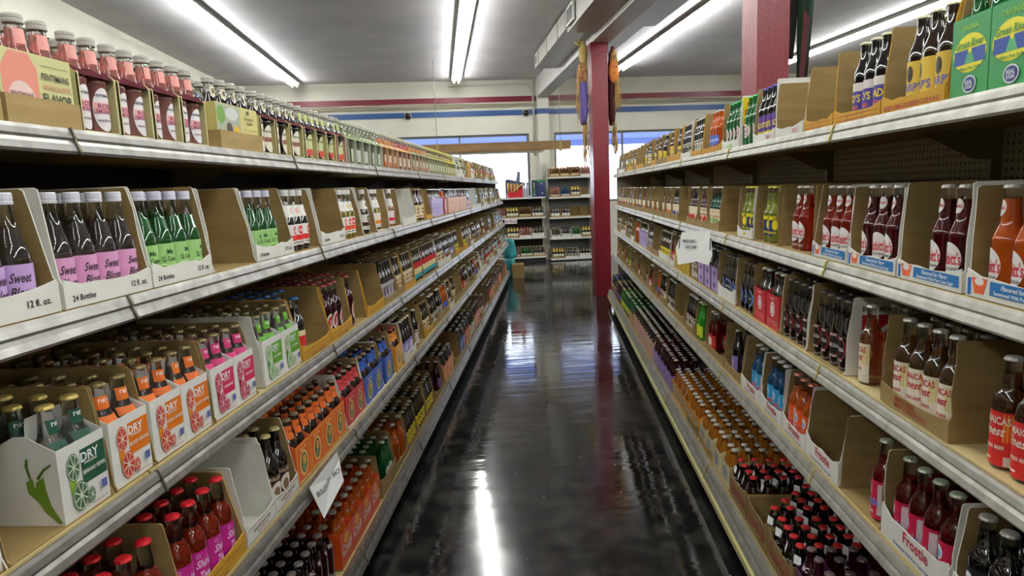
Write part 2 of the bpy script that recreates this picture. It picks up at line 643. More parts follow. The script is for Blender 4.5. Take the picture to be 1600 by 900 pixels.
# ================================================================== GONDOLA SHELVING
# per side: (lip X, shelf top Z)
LEV = {'L': [(0.86, 0.17), (0.85, 0.70), (0.91, 1.06), (0.93, 1.46), (1.01, 1.82)],
       'R': [(0.775, 0.19), (0.838, 0.70), (0.848, 1.055), (0.86, 1.395), (0.87, 1.815)]}
BACKX = {'L': 1.50, 'R': 1.36}
SIDEW = {'L': 'facing pillars', 'R': 'beside pillars'}
SEC = 1.22


def rail_profile(y, top):
    """front edge channel, seen from the end, (depth, z) with the aisle at -y"""
    return [(0.012, 0.0), (0.002, 0.004), (-0.002, -0.004), (-0.006, -0.016), (-0.004, -0.022), (-0.009, -0.03), (-0.014, -0.044), (-0.010, -0.05), (0.012, -0.046)]


pegm = mat('pegboard', '5b5644', 0.7)
nt = pegm.node_tree
pp = nt.nodes['Principled BSDF']
tc = nt.nodes.new('ShaderNodeTexCoord')
mp = nt.nodes.new('ShaderNodeMapping')
mp.inputs['Scale'].default_value = (39.4, 39.4, 39.4)
fr = nt.nodes.new('ShaderNodeVectorMath')
fr.operation = 'FRACTION'
sb = nt.nodes.new('ShaderNodeVectorMath')
sb.operation = 'SUBTRACT'
sb.inputs[1].default_value = (0.5, 0.5, 0.5)
ml = nt.nodes.new('ShaderNodeVectorMath')
ml.operation = 'MULTIPLY'
ml.inputs[1].default_value = (1, 0, 1)
le = nt.nodes.new('ShaderNodeVectorMath')
le.operation = 'LENGTH'
lt = nt.nodes.new('ShaderNodeMath')
lt.operation = 'GREATER_THAN'
lt.inputs[1].default_value = 0.16
mx = nt.nodes.new('ShaderNodeMix')
mx.data_type = 'RGBA'
mx.inputs[6].default_value = (0.01, 0.01, 0.008, 1)
mx.inputs[7].default_value = (*hexc('b0a98c'), 1)
for a_, b_ in ((tc.outputs['Object'], mp.inputs[0]), (mp.outputs[0], fr.inputs[0]), (fr.outputs[0], sb.inputs[0]), (sb.outputs[0], ml.inputs[0]), (ml.outputs[0], le.inputs[0]),
               (le.outputs['Value'], lt.inputs[0]), (lt.outputs[0], mx.inputs[0]), (mx.outputs[2], pp.inputs['Base Color'])):
    nt.links.new(a_, b_)


def shelf_front(side, lev, y):
    """world location of a point on a shelf's front line and the rotation that turns local x to the viewer's right, local y to the depth"""
    X, Z = LEV[side][lev]
    return ((-X if side == 'L' else X), y, Z), (pi / 2 if side == 'L' else -pi / 2)


def gondola(side, y_first, n_first, y_end):
    k = 0
    y = y_first
    while y < y_end - 0.1:
        y1 = y + SEC
        k += 1
        (x, _, _), rz = shelf_front(side, 0, y)
        # local x runs to the viewer's right: +Y on the L side, -Y on the R side
        org = (x, y if side == 'L' else y1, 0)
        r = thing('gondola_shelving', 'steel shelving bay, %s from the near end, in the run %s' % (nth(k), SIDEW[side]), 'shelving', org, rz, 'shelving bays ' + SIDEW[side])
        X0 = LEV[side][0][0]
        dback = BACKX[side] - X0
        q = MB()
        q.box(0.0, SEC, dback, dback + 0.012, 0.1, 2.05 if side == 'L' else 1.95, BROWNP if side == 'L' else pegm)
        obj('back_panel', q.mesh('back_panel'), r)
        for xx in (0.0, SEC - 0.015):
            q = MB()
            q.box(xx, xx + 0.015, dback - 0.03, dback, 0.0, 2.05 if side == 'L' else 1.95, BRACK)
            obj('upright', q.mesh('upright'), r)
        q = MB()
        q.box(0.0, SEC, 0.05, 0.06, 0.0, LEV[side][0][1] - 0.04, mat('kick_black', '0c0b0a', 0.4))
        obj('kick_plate', q.mesh('kick_plate'), r)
        for lv in range(5):
            Xl, Zl = LEV[side][lv]
            y0 = Xl - X0
            q = MB()
            q.box(0.002, SEC - 0.002, y0 + 0.005, dback - 0.002, Zl - 0.028, Zl - 0.008, DECK)
            q.box(0.002, SEC - 0.002, y0 + 0.005, dback - 0.002, Zl - 0.03, Zl - 0.028, DECKB)
            # offset card lining of the deck
            q.box(0.004, SEC - 0.004, y0 + 0.02, dback - 0.01, Zl - 0.008, Zl, DECK)
            s_ = obj('shelf', q.mesh('shelf'), r)
            pr = [(u + y0, v + Zl) for u, v in rail_profile(0, Zl)]
            if lv == 0:
                pr = [(u * 1.6 + y0 - 0.004, v * 1.5 + Zl) for u, v in rail_profile(0, Zl)]
            q = MB()
            q.prism(pr, 'x', 0.001, SEC - 0.001, METAL_L if side == 'L' else METAL_R)
            obj('price_rail', q.mesh('price_rail'), s_)
            if side == 'R' and lv == 0:
                q = MB()
                q.box(0.001, SEC - 0.001, y0 - 0.036, y0 - 0.012, Zl - 0.105, Zl - 0.075, mat('edge_yellow', 'd6d08e', 0.4))
                q.box(0.001, SEC - 0.001, y0 - 0.013, y0 + 0.004, Zl - 0.105, Zl - 0.06, mat('edge_yellow', 'd6d08e', 0.4))
                obj('edge_trim', q.mesh('edge_trim'), s_)
            q = MB()
            cm = CLIP if side == 'L' else CLIPY
            pts = [(SEC if side == 'L' else 0.0, u - 0.003 + 0.0, v) for u, v in pr[0:8]]
            q.tube(pts, 0.0035, cm, 5)
            obj('rail_clip', q.mesh('rail_clip'), s_)
            if lv:
                for xx in (0.016, SEC - 0.02):
                    q = MB()
                    q.prism([(dback - 0.03, Zl - 0.03), (dback - 0.03, Zl - 0.12), (dback - 0.07, Zl - 0.115), (dback - 0.20, Zl - 0.045), (dback - 0.24, Zl - 0.03)], 'x', xx, xx + 0.004, BRACK)
                    obj('bracket', q.mesh('bracket'), s_)
        y = y1
    # a closing end panel
    xe = LEV[side][0][0]


gondola('L', 0.16, 1, END_L)
gondola('R', -0.29, 1, END_R)
for side, ye in (('L', END_L), ('R', END_R)):
    q = MB()
    s_ = -1 if side == 'L' else 1
    x0, x1 = sorted((s_ * (LEV[side][4][0] + 0.03), s_ * BACKX[side]))
    q.box(x0, x1, ye + 0.003, ye + 0.02, 0, 1.9, mat('end_panel_metal', '9c9a93', 0.5, 0.2))
    tag(obj('end_panel', q.mesh('end_panel')), 'grey metal end panel closing the shelving run %s' % SIDEW[side], 'panel')
# ================================================================== BOTTLES
SHAPES = {
    'long': [(0.024, 0.0), (0.0295, 0.004), (0.0305, 0.012), (0.0305, 0.128), (0.0295, 0.140), (0.0250, 0.153), (0.0185, 0.168), (0.0155, 0.185), (0.0132, 0.214), (0.0138, 0.218), (0.0130, 0.226)],
    'cone': [(0.027, 0.0), (0.0310, 0.004), (0.0320, 0.010), (0.0320, 0.100), (0.0310, 0.112), (0.0265, 0.132), (0.0195, 0.162), (0.0145, 0.188), (0.0135, 0.215), (0.0140, 0.222)],
    'dome': [(0.026, 0.0), (0.0300, 0.006), (0.0305, 0.012), (0.0305, 0.118), (0.0320, 0.121), (0.0320, 0.126), (0.0290, 0.132), (0.0240, 0.146), (0.0190, 0.162), (0.0168, 0.185), (0.0150, 0.216), (0.0155, 0.222)],
    'step': [(0.026, 0.0), (0.0310, 0.004), (0.0315, 0.012), (0.0315, 0.118), (0.0325, 0.122), (0.0300, 0.128), (0.0215, 0.152), (0.0190, 0.158), (0.0185, 0.172), (0.0140, 0.218), (0.0150, 0.224), (0.0138, 0.232)],
    'round': [(0.027, 0.0), (0.0315, 0.005), (0.0325, 0.014), (0.0320, 0.120), (0.0325, 0.132), (0.0300, 0.148), (0.0215, 0.162), (0.0170, 0.172), (0.0150, 0.200), (0.0142, 0.222), (0.0150, 0.226), (0.0140, 0.232)],
    'hip': [(0.024, 0.0), (0.0290, 0.006), (0.0300, 0.02), (0.0270, 0.05), (0.0285, 0.08), (0.0305, 0.100), (0.0290, 0.118), (0.0220, 0.140), (0.0155, 0.162), (0.0130, 0.180), (0.0135, 0.186)],
}


def rad(shape, z):
    p = SHAPES[shape]
    for (r0, z0), (r1, z1) in zip(p, p[1:]):
        if z0 <= z <= z1:
            return r0 + (r1 - r0) * (z - z0) / (z1 - z0 + 1e-9)
    return p[-1][0]


def glass(name, h, t=0.9, ior=1.36):
    return mat(name, h, 0.03, trans=t, ior=ior, coat=0.7)


LIQ = {
    'pink': glass('liquid_pink', 'f6a69c', 0.75), 'clear': glass('liquid_clear', 'dcd8d0', 0.95), 'smoke': glass('liquid_smoke', '8f8078', 0.9),
    'green': glass('liquid_green', '3f9a4a', 0.8), 'paleg': glass('liquid_pale_green', 'c9d2a2', 0.8), 'yel': glass('liquid_yellow', 'c9b53a', 0.75),
    'lem': glass('liquid_lemon_green', 'a9b545', 0.55), 'amber': glass('liquid_amber', 'dc9a4a', 0.95), 'gold': glass('liquid_gold', 'e08a1c', 0.6),
    'orange': glass('liquid_orange', 'ef6c1a', 0.55), 'redo': glass('liquid_red_orange', 'ee4a26', 0.85), 'red': glass('liquid_red', 'e0201c', 0.95),
    'straw': glass('liquid_dark_red', '5e0a16', 0.6), 'wine': glass('liquid_wine', '3c0a18', 0.5), 'peach': glass('liquid_peach', 'dd9a70', 0.6),
    'blue': glass('liquid_blue', '1668a8', 0.7), 'teal': glass('liquid_teal_green', '1f6a4a', 0.7), 'brownc': glass('liquid_brown', '9a6234', 0.95),
    'cola': mat('liquid_cola', '160a06', 0.05, spec=0.9, coat=1.0), 'black': mat('glass_black', '0b0808', 0.05, spec=0.9, coat=1.0), 'brown': mat('glass_dark_brown', '1e0e06', 0.05, spec=0.9, coat=1.0),
    'dgreen': glass('glass_green', '1f7a3a', 0.6), 'violet': mat('liquid_violet', '241028', 0.05, spec=0.9, coat=1.0), 'lime': glass('liquid_lime', '3fbf2a', 0.6),
}
ICL = GLASSCLR
R_ = 'r'
ALLP = {}


def prod(key, name, desc, shape, liq, cap, label, fill=None, capk='crown', hard=None):
    ALLP[key] = dict(name=name, desc=desc, shape=shape, liq=liq, cap=cap, label=label, fill=fill, capk=capk)


def I(h):
    return ink(h)


wh = 'ece9e4'
prod('rose', 'rose_lemonade_bottle', 'pink-filled oval-labelled bottle', 'dome', 'pink', 'bdb9b0',
     [('e', 0, 0.062, 0.026, 0.050, I('e9e2e4')), ('r', -0.024, 0.024, 0.055, 0.078, I('f2b4b0')), ('t', 'FENTIMANS', 0, 0.094, 0.007, I('4a4450'), 0.04), ('t', 'ROSE', 0.002, 0.070, 0.011, I('8a2a62'), 0.034), ('t', 'LEMONADE', 0, 0.058, 0.011, I('8a2a62'), 0.048), ('t', 'botanically brewed', 0, 0.038, 0.006, I('6a5a64'), 0.036), ('r', -0.018, 0.018, 0.166, 0.196, I('f0a69e'))], 0.198, 'wide')
prod('bcola', 'botanical_cola_bottle', 'dark oval-labelled capped bottle', 'dome', 'cola', 'bdb9b0',
     [('e', 0, 0.062, 0.026, 0.050, I('e6dfca')), ('r', -0.024, 0.024, 0.050, 0.068, I('b07a62')), ('t', 'FENTIMANS', 0, 0.088, 0.007, I('3a342c'), 0.04), ('t', 'COLA', 0, 0.059, 0.011, I('401a14')), ('r', -0.012, 0.012, 0.166, 0.196, I('e2dabc')), ('e', 0, 0.182, 0.006, 0.009, I('6a5a3a'))], 0.175, 'wide')
prod('mand', 'orange_jigger_bottle', 'dark green-and-red-labelled capped bottle', 'dome', 'cola', 'bdb9b0',
     [('e', 0, 0.062, 0.026, 0.050, I('c9cf9a')), ('r', -0.022, 0.022, 0.02, 0.048, I('c9403a')), ('t', 'FENTIMANS', 0, 0.088, 0.007, I('3a342c'), 0.04), ('r', -0.014, 0.014, 0.166, 0.196, I('c8cf8a'))], 0.175, 'wide')
prod('elder', 'elderflower_presse_bottle', 'pale green capped bottle', 'dome', 'paleg', 'c9cab8', [('r', -0.022, 0.022, 0.02, 0.085, I('c4cbb0'))], 0.19, 'wide')
prod('aramb', 'amber_presse_bottle', 'amber capped bottle', 'dome', 'gold', 'c9c4b0', [('r', -0.022, 0.022, 0.03, 0.09, I('d8c3a0')), ('r', -0.022, 0.022, 0.02, 0.045, I('c2692a'))], 0.19, 'wide')
prod('coral', 'coral_presse_bottle', 'coral-orange capped bottle', 'dome', 'redo', 'c9c4b0', [('r', -0.022, 0.022, 0.03, 0.09, I('e0c8b0'))], 0.19, 'wide')
prod('lemon', 'lemon_presse_bottle', 'yellow capped bottle', 'dome', 'yel', 'd8cf72', [('r', -0.022, 0.022, 0.03, 0.09, I('dfe0c0'))], 0.19, 'wide')
SB = [('t', 'Sweet', -0.004, 0.074, 0.018, I('33202c'), 0.036, 0.25), ('t', 'Blossom', 0.004, 0.048, 0.018, I('33202c'), 0.052, 0.25)]
prod('lav', 'lavender_soda_bottle', 'lavender-labelled white-capped bottle', 'cone', 'smoke', 'd9d7e2', [('r', -0.046, 0.046, 0.006, 0.098, I('c3a0d6'))] + SB, 0.165, 'screw')
prod('pinkb', 'rose_soda_bottle', 'pink-labelled white-capped bottle', 'cone', 'smoke', 'd9d7e2', [('r', -0.046, 0.046, 0.006, 0.098, I('dd9cc8'))] + SB, 0.165, 'screw')
prod('cuc', 'cucumber_soda_bottle', 'green white-capped bottle', 'cone', 'green', 'd6d4e6',
     [('r', -0.046, 0.046, 0.006, 0.098, I('9ec97c')), ('e', -0.02, 0.03, 0.016, 0.018, I('c6e6a0')), ('g', -0.02, 0.03, 0.013, 0.014, 0.7, I('5aa040')), ('e', 0.022, 0.03, 0.016, 0.018, I('c6e6a0')), ('t', 'Mr.', 0, 0.078, 0.012, I('1c4a22')), ('t', 'Q. Cumber', 0, 0.060, 0.012, I('1c4a22'), 0.048)], 0.165, 'screw')


def gus(a, b, c):
    return [('r', -0.05, 0.05, 0.128, 0.172, I(wh)), ('e', 0.0, 0.150, 0.010, 0.012, I(c)), ('r', -0.05, 0.05, 0.022, 0.100, I(wh)), ('r', -0.05, 0.05, 0.040, 0.060, I(a)), ('e', 0, 0.078, 0.015, 0.017, I(b)), ('t', 'GuS', 0, 0.078, 0.012, I('ffffff'), 0.024), ('t', 'POMEGRANATE', 0, 0.032, 0.006, I('333333'), 0.05)]


prod('gusd', 'pomegranate_soda_bottle', 'dark red-and-white-labelled bottle', 'cone', 'black', 'dedcd8', gus('d2302a', 'd2302a', 'e8a8a0'), 0.17, 'screw')
prod('gusy', 'lemon_soda_bottle', 'yellow red-labelled white-capped bottle', 'cone', 'yel', 'dedcd8', gus('e0502a', 'd24030', 'd8c080'), 0.17, 'screw')
prod('gusb', 'dry_cola_bottle', 'black-and-white-labelled dark bottle', 'cone', 'black', 'dedcd8', gus('3a1216', '1a1a1e', '5a5a5a'), 0.17, 'screw')
prod('guso', 'valencia_soda_bottle', 'pale orange-labelled white-capped bottle', 'cone', 'yel', 'dedcd8', gus('e88a1c', 'e89a2a', 'd8b040'), 0.17, 'screw')
prod('gusp', 'grapefruit_soda_bottle', 'peach-coloured white-capped bottle', 'cone', 'peach', 'dedcd8', gus('c8284a', 'd0506a', 'e8a8a0'), 0.17, 'screw')


def neck(h, t_='DRY'):
    return [('r', -0.02, 0.02, 0.172, 0.200, I(h)), ('t', t_, 0, 0.190, 0.009, I('ffffff'), 0.022), ('r', -0.03, 0.03, 0.140, 0.158, I(h)), ('r', -0.025, 0.025, 0.134, 0.142, I('3a3a40'))]


prod('dryr', 'cranberry_soda_bottle', 'clear red-collared soda bottle', 'long', 'clear', 'b8a668', neck('c02a2a'), 0.19)
prod('dryg', 'pepper_soda_bottle', 'clear dark-green-collared soda bottle', 'long', 'clear', 'c2ac62', neck('1f4a38'), 0.17)
prod('dryo', 'blood_orange_soda_bottle', 'clear orange-collared soda bottle', 'long', 'smoke', '7c6c44', neck('e0702a'), 0.19)
prod('dryp', 'rhubarb_soda_bottle', 'clear pink-collared soda bottle', 'long', 'smoke', '7c6c44', neck('d03a78'), 0.19)
prod('dryc', 'celery_soda_bottle', 'clear light-green-collared soda bottle', 'long', 'smoke', '7c6c44', neck('6aa83a'), 0.19)
prod('js', 'red_script_cola_bottle', 'dark round-labelled red-capped bottle', 'round', 'wine', '8a2a30',
     [('e', 0, 0.070, 0.028, 0.042, I('ece4d2')), ('e', 0, 0.070, 0.021, 0.033, I('b0242a')), ('t', "Js", 0, 0.070, 0.034, I('f4efe2'), 0.034, 0.2)], 0.19)
prod('bluecap', 'blue_cream_soda_bottle', 'dark blue-capped banded bottle', 'round', 'black', '2a5a9a', [('r', -0.05, 0.05, 0.03, 0.05, I('5ab0c8')), ('r', -0.05, 0.05, 0.05, 0.09, I('c03030')), ('r', -0.05, 0.05, 0.09, 0.11, I('e8d8a0'))], 0.19)
prod('whl', 'white_label_stout_bottle', 'dark white-labelled bottle', 'long', 'black', '3a342c', [('r', -0.046, 0.046, 0.02, 0.11, I('b9b4b4')), ('e', 0, 0.065, 0.02, 0.03, I('6a5a70')), ('t', 'ROOT BEER', 0, 0.085, 0.009, I('3a3040'), 0.05)])
prod('crm', 'cream_label_root_beer_bottle', 'dark cream-labelled bottle', 'long', 'brown', '7a6a4a', [('r', -0.046, 0.046, 0.02, 0.115, I('ddd0a8')), ('t', 'ROOT', 0, 0.085, 0.016, I('6a2a1a'), 0.05), ('t', 'BEER', 0, 0.06, 0.016, I('6a2a1a'), 0.05), ('r', -0.046, 0.046, 0.03, 0.036, I('a02a22'))])
prod('beach', 'tricolour_label_soda_bottle', 'dark red-cream-and-teal-labelled bottle', 'long', 'brown', '7a6a4a', [('r', -0.046, 0.046, 0.09, 0.13, I('c02a30')), ('r', -0.046, 0.046, 0.05, 0.09, I('e2d49a')), ('r', -0.046, 0.046, 0.02, 0.05, I('3a9aa8'))])
prod('viol', 'violet_label_soda_bottle', 'dark violet-labelled bottle', 'long', 'black', 'b0a890', [('r', -0.046, 0.046, 0.02, 0.10, I('8a78b8')), ('e', 0, 0.06, 0.015, 0.025, I('d0c8e0'))])
prod('yelll', 'yellow_label_soda_bottle', 'dark yellow-labelled bottle', 'long', 'brown', 'b0a890', [('r', -0.046, 0.046, 0.02, 0.10, I('d8c22a')), ('t', 'SODA', 0, 0.07, 0.016, I('3a2a6a'), 0.05)])
prod('grn', 'green_glass_soda_bottle', 'green glass bottle', 'long', 'dgreen', 'b0b0a8', [('e', 0, 0.07, 0.018, 0.03, I('d8e0d0')), ('t', 'UP', 0, 0.07, 0.018, I('c02a2a'), 0.03)])
prod('shir', 'magenta_label_soda_bottle', 'red magenta-labelled red-capped bottle', 'round', 'redo', 'c8202a',
     [('r', -0.046, 0.046, 0.004, 0.112, I('c2268c')), ('t', 'Shirley', -0.002, 0.08, 0.020, I('f2d8ee'), 0.056, 0.3), ('t', 'Temple', 0.002, 0.05, 0.020, I('f2d8ee'), 0.056, 0.3), ('g', -0.024, 0.10, 0.005, 0.005, 0.7, I('f0c8e8')), ('g', 0.026, 0.025, 0.005, 0.005, 0.7, I('f0c8e8'))], 0.172)
prod('bull', 'dog_label_root_beer_bottle', 'dark dog-pictured maroon-labelled bottle', 'round', 'black', 'a89a68',
     [('r', -0.036, 0.036, 0.015, 0.110, I('3c1c18')), ('t', 'BULLDOG', 0, 0.098, 0.011, I('e6d8c0'), 0.062), ('e', 0, 0.055, 0.024, 0.030, I('e8ded0')), ('e', -0.004, 0.050, 0.012, 0.020, I('8a6a50')), ('t', 'ROOT BEER', 0, 0.022, 0.008, I('d04a3a'), 0.06)])


def collar(h):
    return [('r', -0.028, 0.028, 0.160, 0.205, I(h)), ('t', 'Ginger', 0, 0.188, 0.008, I('3a1a10'), 0.03, 0.3), ('t', 'BEER', 0, 0.172, 0.007, I('f0d8a0'), 0.03), ('r', -0.04, 0.04, 0.03, 0.11, I(h))]


prod('gbo', 'orange_collar_ginger_beer_bottle', 'dark orange-collared bottle', 'long', 'brown', '6a5a48', collar('dd6a28'))
prod('gbr', 'red_collar_ginger_beer_bottle', 'dark red-collared bottle', 'long', 'brown', '6a5a48', collar('c23a40'))
prod('gbb', 'blue_collar_ginger_beer_bottle', 'dark blue-collared bottle', 'long', 'brown', '6a5a48', collar('3456a8'))
prod('gbg', 'gold_collar_ginger_beer_bottle', 'dark gold-collared bottle', 'long', 'brown', '8a2a28', collar('d88a28'))
prod('crush', 'orange_soda_bottle', 'bright orange soda bottle', 'step', 'orange', 'b0aca0', [('t', 'Crush', 0, 0.165, 0.010, I('f4efe2'), 0.03)], 0.205)
prod('dredc', 'cherry_soda_bottle', 'dark red-capped clear-necked bottle', 'long', 'wine', 'a89a94', [('t', 'IBC', 0, 0.15, 0.014, I('e8e0d8'), 0.03)], 0.17)
prod('river', 'lime_soda_bottle', 'bright green lime soda bottle', 'long', 'dgreen', 'cfc86a', [('e', 0, 0.08, 0.02, 0.03, I('f0e030'))])
prod('sars', 'sarsaparilla_bottle', 'dark yellow-picture-labelled bottle', 'long', 'brown', 'd8d0b0',
     [('r', -0.046, 0.046, 0.006, 0.118, I('e0bc48')), ('e', -0.004, 0.088, 0.010, 0.020, I('3a3224')), ('r', -0.046, 0.046, 0.03, 0.036, I('8a6a20')), ('t', "EARP'S", 0, 0.056, 0.020, I('6a68b0'), 0.062), ('t', 'SARSAPARILLA', 0, 0.024, 0.012, I('f4efe0'), 0.07)])
prod('dads', 'old_fashioned_root_beer_bottle', 'dark purple-and-yellow-labelled bottle', 'long', 'black', 'd0c8a8',
     [('r', -0.046, 0.046, 0.006, 0.112, I('e6dcd6')), ('r', -0.046, 0.046, 0.028, 0.088, I('46388e')), ('t', "DAD'S", 0, 0.068, 0.022, I('f2dc3a'), 0.062), ('t', 'ROOT BEER', 0, 0.042, 0.010, I('e86a3a'), 0.05)])
prod('dadp', 'purple_capped_root_beer_bottle', 'dark purple-capped bottle', 'long', 'black', '4a489a',
     [('r', -0.046, 0.046, 0.01, 0.112, I('54307c')), ('t', "DAD'S", 0, 0.072, 0.022, I('f2dc3a'), 0.062), ('r', -0.046, 0.046, 0.02, 0.045, I('d8c83a'))])
prod('gale', 'green_ginger_ale_bottle', 'green round-labelled ginger ale bottle', 'long', 'dgreen', '3aa050', [('e', 0, 0.072, 0.024, 0.032, I('ece8e4')), ('g', 0, 0.072, 0.018, 0.024, 0.8, I('b04a5a')), ('t', 'ALE', 0, 0.072, 0.012, I('b0304a'), 0.03)])


def nes(fl):
    return [('e', 0, 0.186, 0.013, 0.017, I(wh)), ('t', "Nesbitt's", 0, 0.187, 0.008, I('c8283c'), 0.022), ('e', -0.002, 0.068, 0.031, 0.038, I(wh)), ('t', "Nesbitt's", 0, 0.070, 0.028, I('c8283c'), 0.056), ('t', 'OF CALIFORNIA', 0, 0.046, 0.007, I('555555'), 0.045), ('t', fl, 0, 0.020, 0.010, I('e8d8c8'), 0.05)]


prod('neso', 'nectar_orange_soda_bottle', 'orange oval-labelled stepped bottle', 'step', 'orange', 'd2ccc8', nes('ORANGE'), 0.205)
prod('ness', 'strawberry_soda_bottle', 'dark red oval-labelled stepped bottle', 'step', 'straw', 'd2ccc8', nes('STRAWBERRY'), 0.2)
prod('nesp', 'peach_soda_bottle', 'red-orange oval-labelled stepped bottle', 'step', 'redo', 'd2ccc8', nes('PEACH'), 0.2)
prod('lemy', 'sparkling_lemonade_bottle', 'yellow-green lemon-labelled bottle', 'step', 'lem', 'c4bc4a',
     [('e', 0, 0.19, 0.010, 0.010, I('46501e')), ('e', 0.0, 0.062, 0.026, 0.034, I('20305a')), ('e', 0.022, 0.075, 0.013, 0.020, I('f0dc28')), ('e', -0.024, 0.075, 0.010, 0.018, I('f0dc28')), ('t', 'LEMMY', 0, 0.104, 0.018, I('f4e428'), 0.056), ('t', 'LEMONADE', 0, 0.044, 0.010, I('f4e428'), 0.054)], 0.205)


def fruit(c1, c2, t_):
    return [('r', -0.046, 0.046, 0.012, 0.112, I('e2d6b8')), ('t', t_, 0, 0.098, 0.010, I(c2), 0.06), ('e', -0.014, 0.045, 0.013, 0.016, I(c1)), ('e', 0.014, 0.048, 0.013, 0.016, I(c1)), ('e', 0.0, 0.034, 0.012, 0.014, I(c2)), ('r', -0.03, 0.03, 0.068, 0.074, I(c2))]


prod('fch', 'fruit_label_cherry_bottle', 'dark cherry-pictured cream-labelled bottle', 'step', 'wine', 'd8d4ca', fruit('c8242c', '8a1a20', 'CHERRY'), 0.18)
prod('fap', 'fruit_label_apple_bottle', 'green apple-pictured cream-labelled bottle', 'step', 'teal', 'd8d4ca', fruit('6aa048', 'c86a4a', 'APPLE'), 0.18)
prod('fbl', 'fruit_label_berry_bottle', 'dark berry-pictured cream-labelled bottle', 'step', 'black', 'd8d4ca', fruit('4a4488', '6a4a30', 'BERRY'), 0.18)
prod('for', 'fruit_label_orange_bottle', 'amber orange-pictured cream-labelled bottle', 'step', 'amber', 'd8d4ca', fruit('d87a30', 'a84a20', 'ORANGE'), 0.18)
JM = lambda base, tx, a: [('r', -0.044, 0.044, 0.008, 0.122, I(base)), ('r', 0.02, 0.044, 0.06, 0.118, I(a)), ('t', "JAMAICAS", 0, 0.104, 0.016, I(tx), 0.066), ('t', 'Finest', 0, 0.082, 0.020, I(tx), 0.05, 0.3), ('t', 'GINGER BEER', 0, 0.048, 0.008, I(tx), 0.05), ('r', 0.024, 0.038, 0.010, 0.030, I('d8d4cc')), ('r', -0.03, 0.0, 0.020, 0.024, I(tx))]
prod('jamr', 'hot_ginger_beer_bottle', 'brown red-and-orange-labelled bottle', 'round', 'brownc', 'c2c0ba', JM('d2302a', 'f2e8d8', 'e8902a'), 0.2)
prod('jamc', 'ginger_beer_bottle', 'amber cream-labelled silver-capped bottle', 'round', 'amber', 'c2c0ba', JM('ece2ce', 'b82a38', 'e2d08a'), 0.19)
prod('boy', 'cane_cola_bottle', 'black ring-labelled bottle', 'cone', 'cola', '4a4440',
     [('e', 0, 0.07, 0.030, 0.040, I('6a1a22')), ('e', 0, 0.07, 0.023, 0.031, I('141010')), ('t', 'CANE COLA', 0, 0.07, 0.012, I('ece8e0'), 0.042), ('t', 'BOYLAN', 0, 0.104, 0.007, I('ece8e0'), 0.03), ('t', 'BOTTLING', 0, 0.036, 0.007, I('ece8e0'), 0.034)], 0.17)
prod('ring', 'blue_ring_soda_bottle', 'black blue-ring-labelled bottle', 'cone', 'cola', '4a4440', [('e', 0, 0.07, 0.030, 0.040, I('6a86c8')), ('e', 0, 0.07, 0.023, 0.031, I('141418')), ('t', 'ORIGINAL', 0, 0.07, 0.010, I('ece8e0'), 0.04)], 0.17)


def fro(bg, c2):
    return [('r', -0.046, 0.046, 0.006, 0.118, I(bg)), ('e', -0.010, 0.088, 0.014, 0.018, I('e8eef4')), ('e', -0.010, 0.084, 0.009, 0.011, I('8aa8d8')), ('t', 'Frostie', 0, 0.058, 0.024, I('f2f2f4'), 0.068), ('t', 'Frostie', 0.0006, 0.0575, 0.021, I(c2), 0.064), ('t', 'SODA', 0, 0.028, 0.010, I('f4f0e0'), 0.04), ('r', 0.028, 0.046, 0.02, 0.11, I('d8ccd0'))]


prod('froc', 'cherry_limeade_bottle', 'clear red white-pictured bottle', 'round', 'red', 'b8c0a8', fro('c22048', '3a6ac8'), 0.185)
prod('froo', 'orange_cream_bottle', 'orange-filled orange-labelled bottle', 'round', 'orange', 'c8806a', fro('e8602a', 'c8203a'), 0.19)
prod('frob', 'blue_cream_bottle', 'blue-filled blue-labelled bottle', 'round', 'blue', 'c8c8c4', fro('3a9ac8', 'd02848'), 0.19)
prod('frok', 'speckled_label_root_beer_bottle', 'black star-speckled-labelled bottle', 'round', 'black', 'b8b4ac', fro('1c1a20', 'c8284a'), 0.2)
prod('coke', 'contour_cola_bottle', 'hourglass red-capped cola bottle', 'hip', 'cola', 'c22a2c', [('t', 'Coca-Cola', 0, 0.10, 0.012, I('ece8e4'), 0.05)], 0.145)
prod('ibc', 'raised_letter_root_beer_bottle', 'dark white-lettered soda bottle', 'long', 'wine', '6a5a58', [('t', 'IBC', 0, 0.155, 0.016, I('e8e4e0'), 0.034), ('r', -0.04, 0.04, 0.03, 0.1, I('4a1a3a'))])
prod('sun', 'golden_soda_bottle', 'golden orange silver-capped bottle', 'hip', 'gold', 'cfcac0', [], 0.165)
prod('sunb', 'golden_carrier_soda_bottle', 'golden orange cream-capped bottle', 'hip', 'gold', 'cfcac0', [], 0.165)
prod('dkr', 'dark_red_soda_bottle', 'dark wine-coloured silver-capped bottle', 'long', 'wine', 'b8b0a4', [('r', -0.04, 0.04, 0.03, 0.1, I('7a5a98'))])
prod('dkb', 'black_soda_bottle', 'black silver-capped bottle', 'long', 'black', 'c8c4bc', [('r', -0.04, 0.04, 0.03, 0.1, I('6a5aa0'))])
prod('dkg', 'dark_green_soda_bottle', 'dark green silver-capped bottle', 'long', 'dgreen', 'b8b0a4', [('r', -0.04, 0.04, 0.03, 0.1, I('c8d048'))])
prod('limb', 'lime_green_soda_bottle', 'vivid lime-green bottle', 'long', 'lime', 'c8c4a0', [('r', -0.03, 0.03, 0.02, 0.09, I('d8e03a'))])
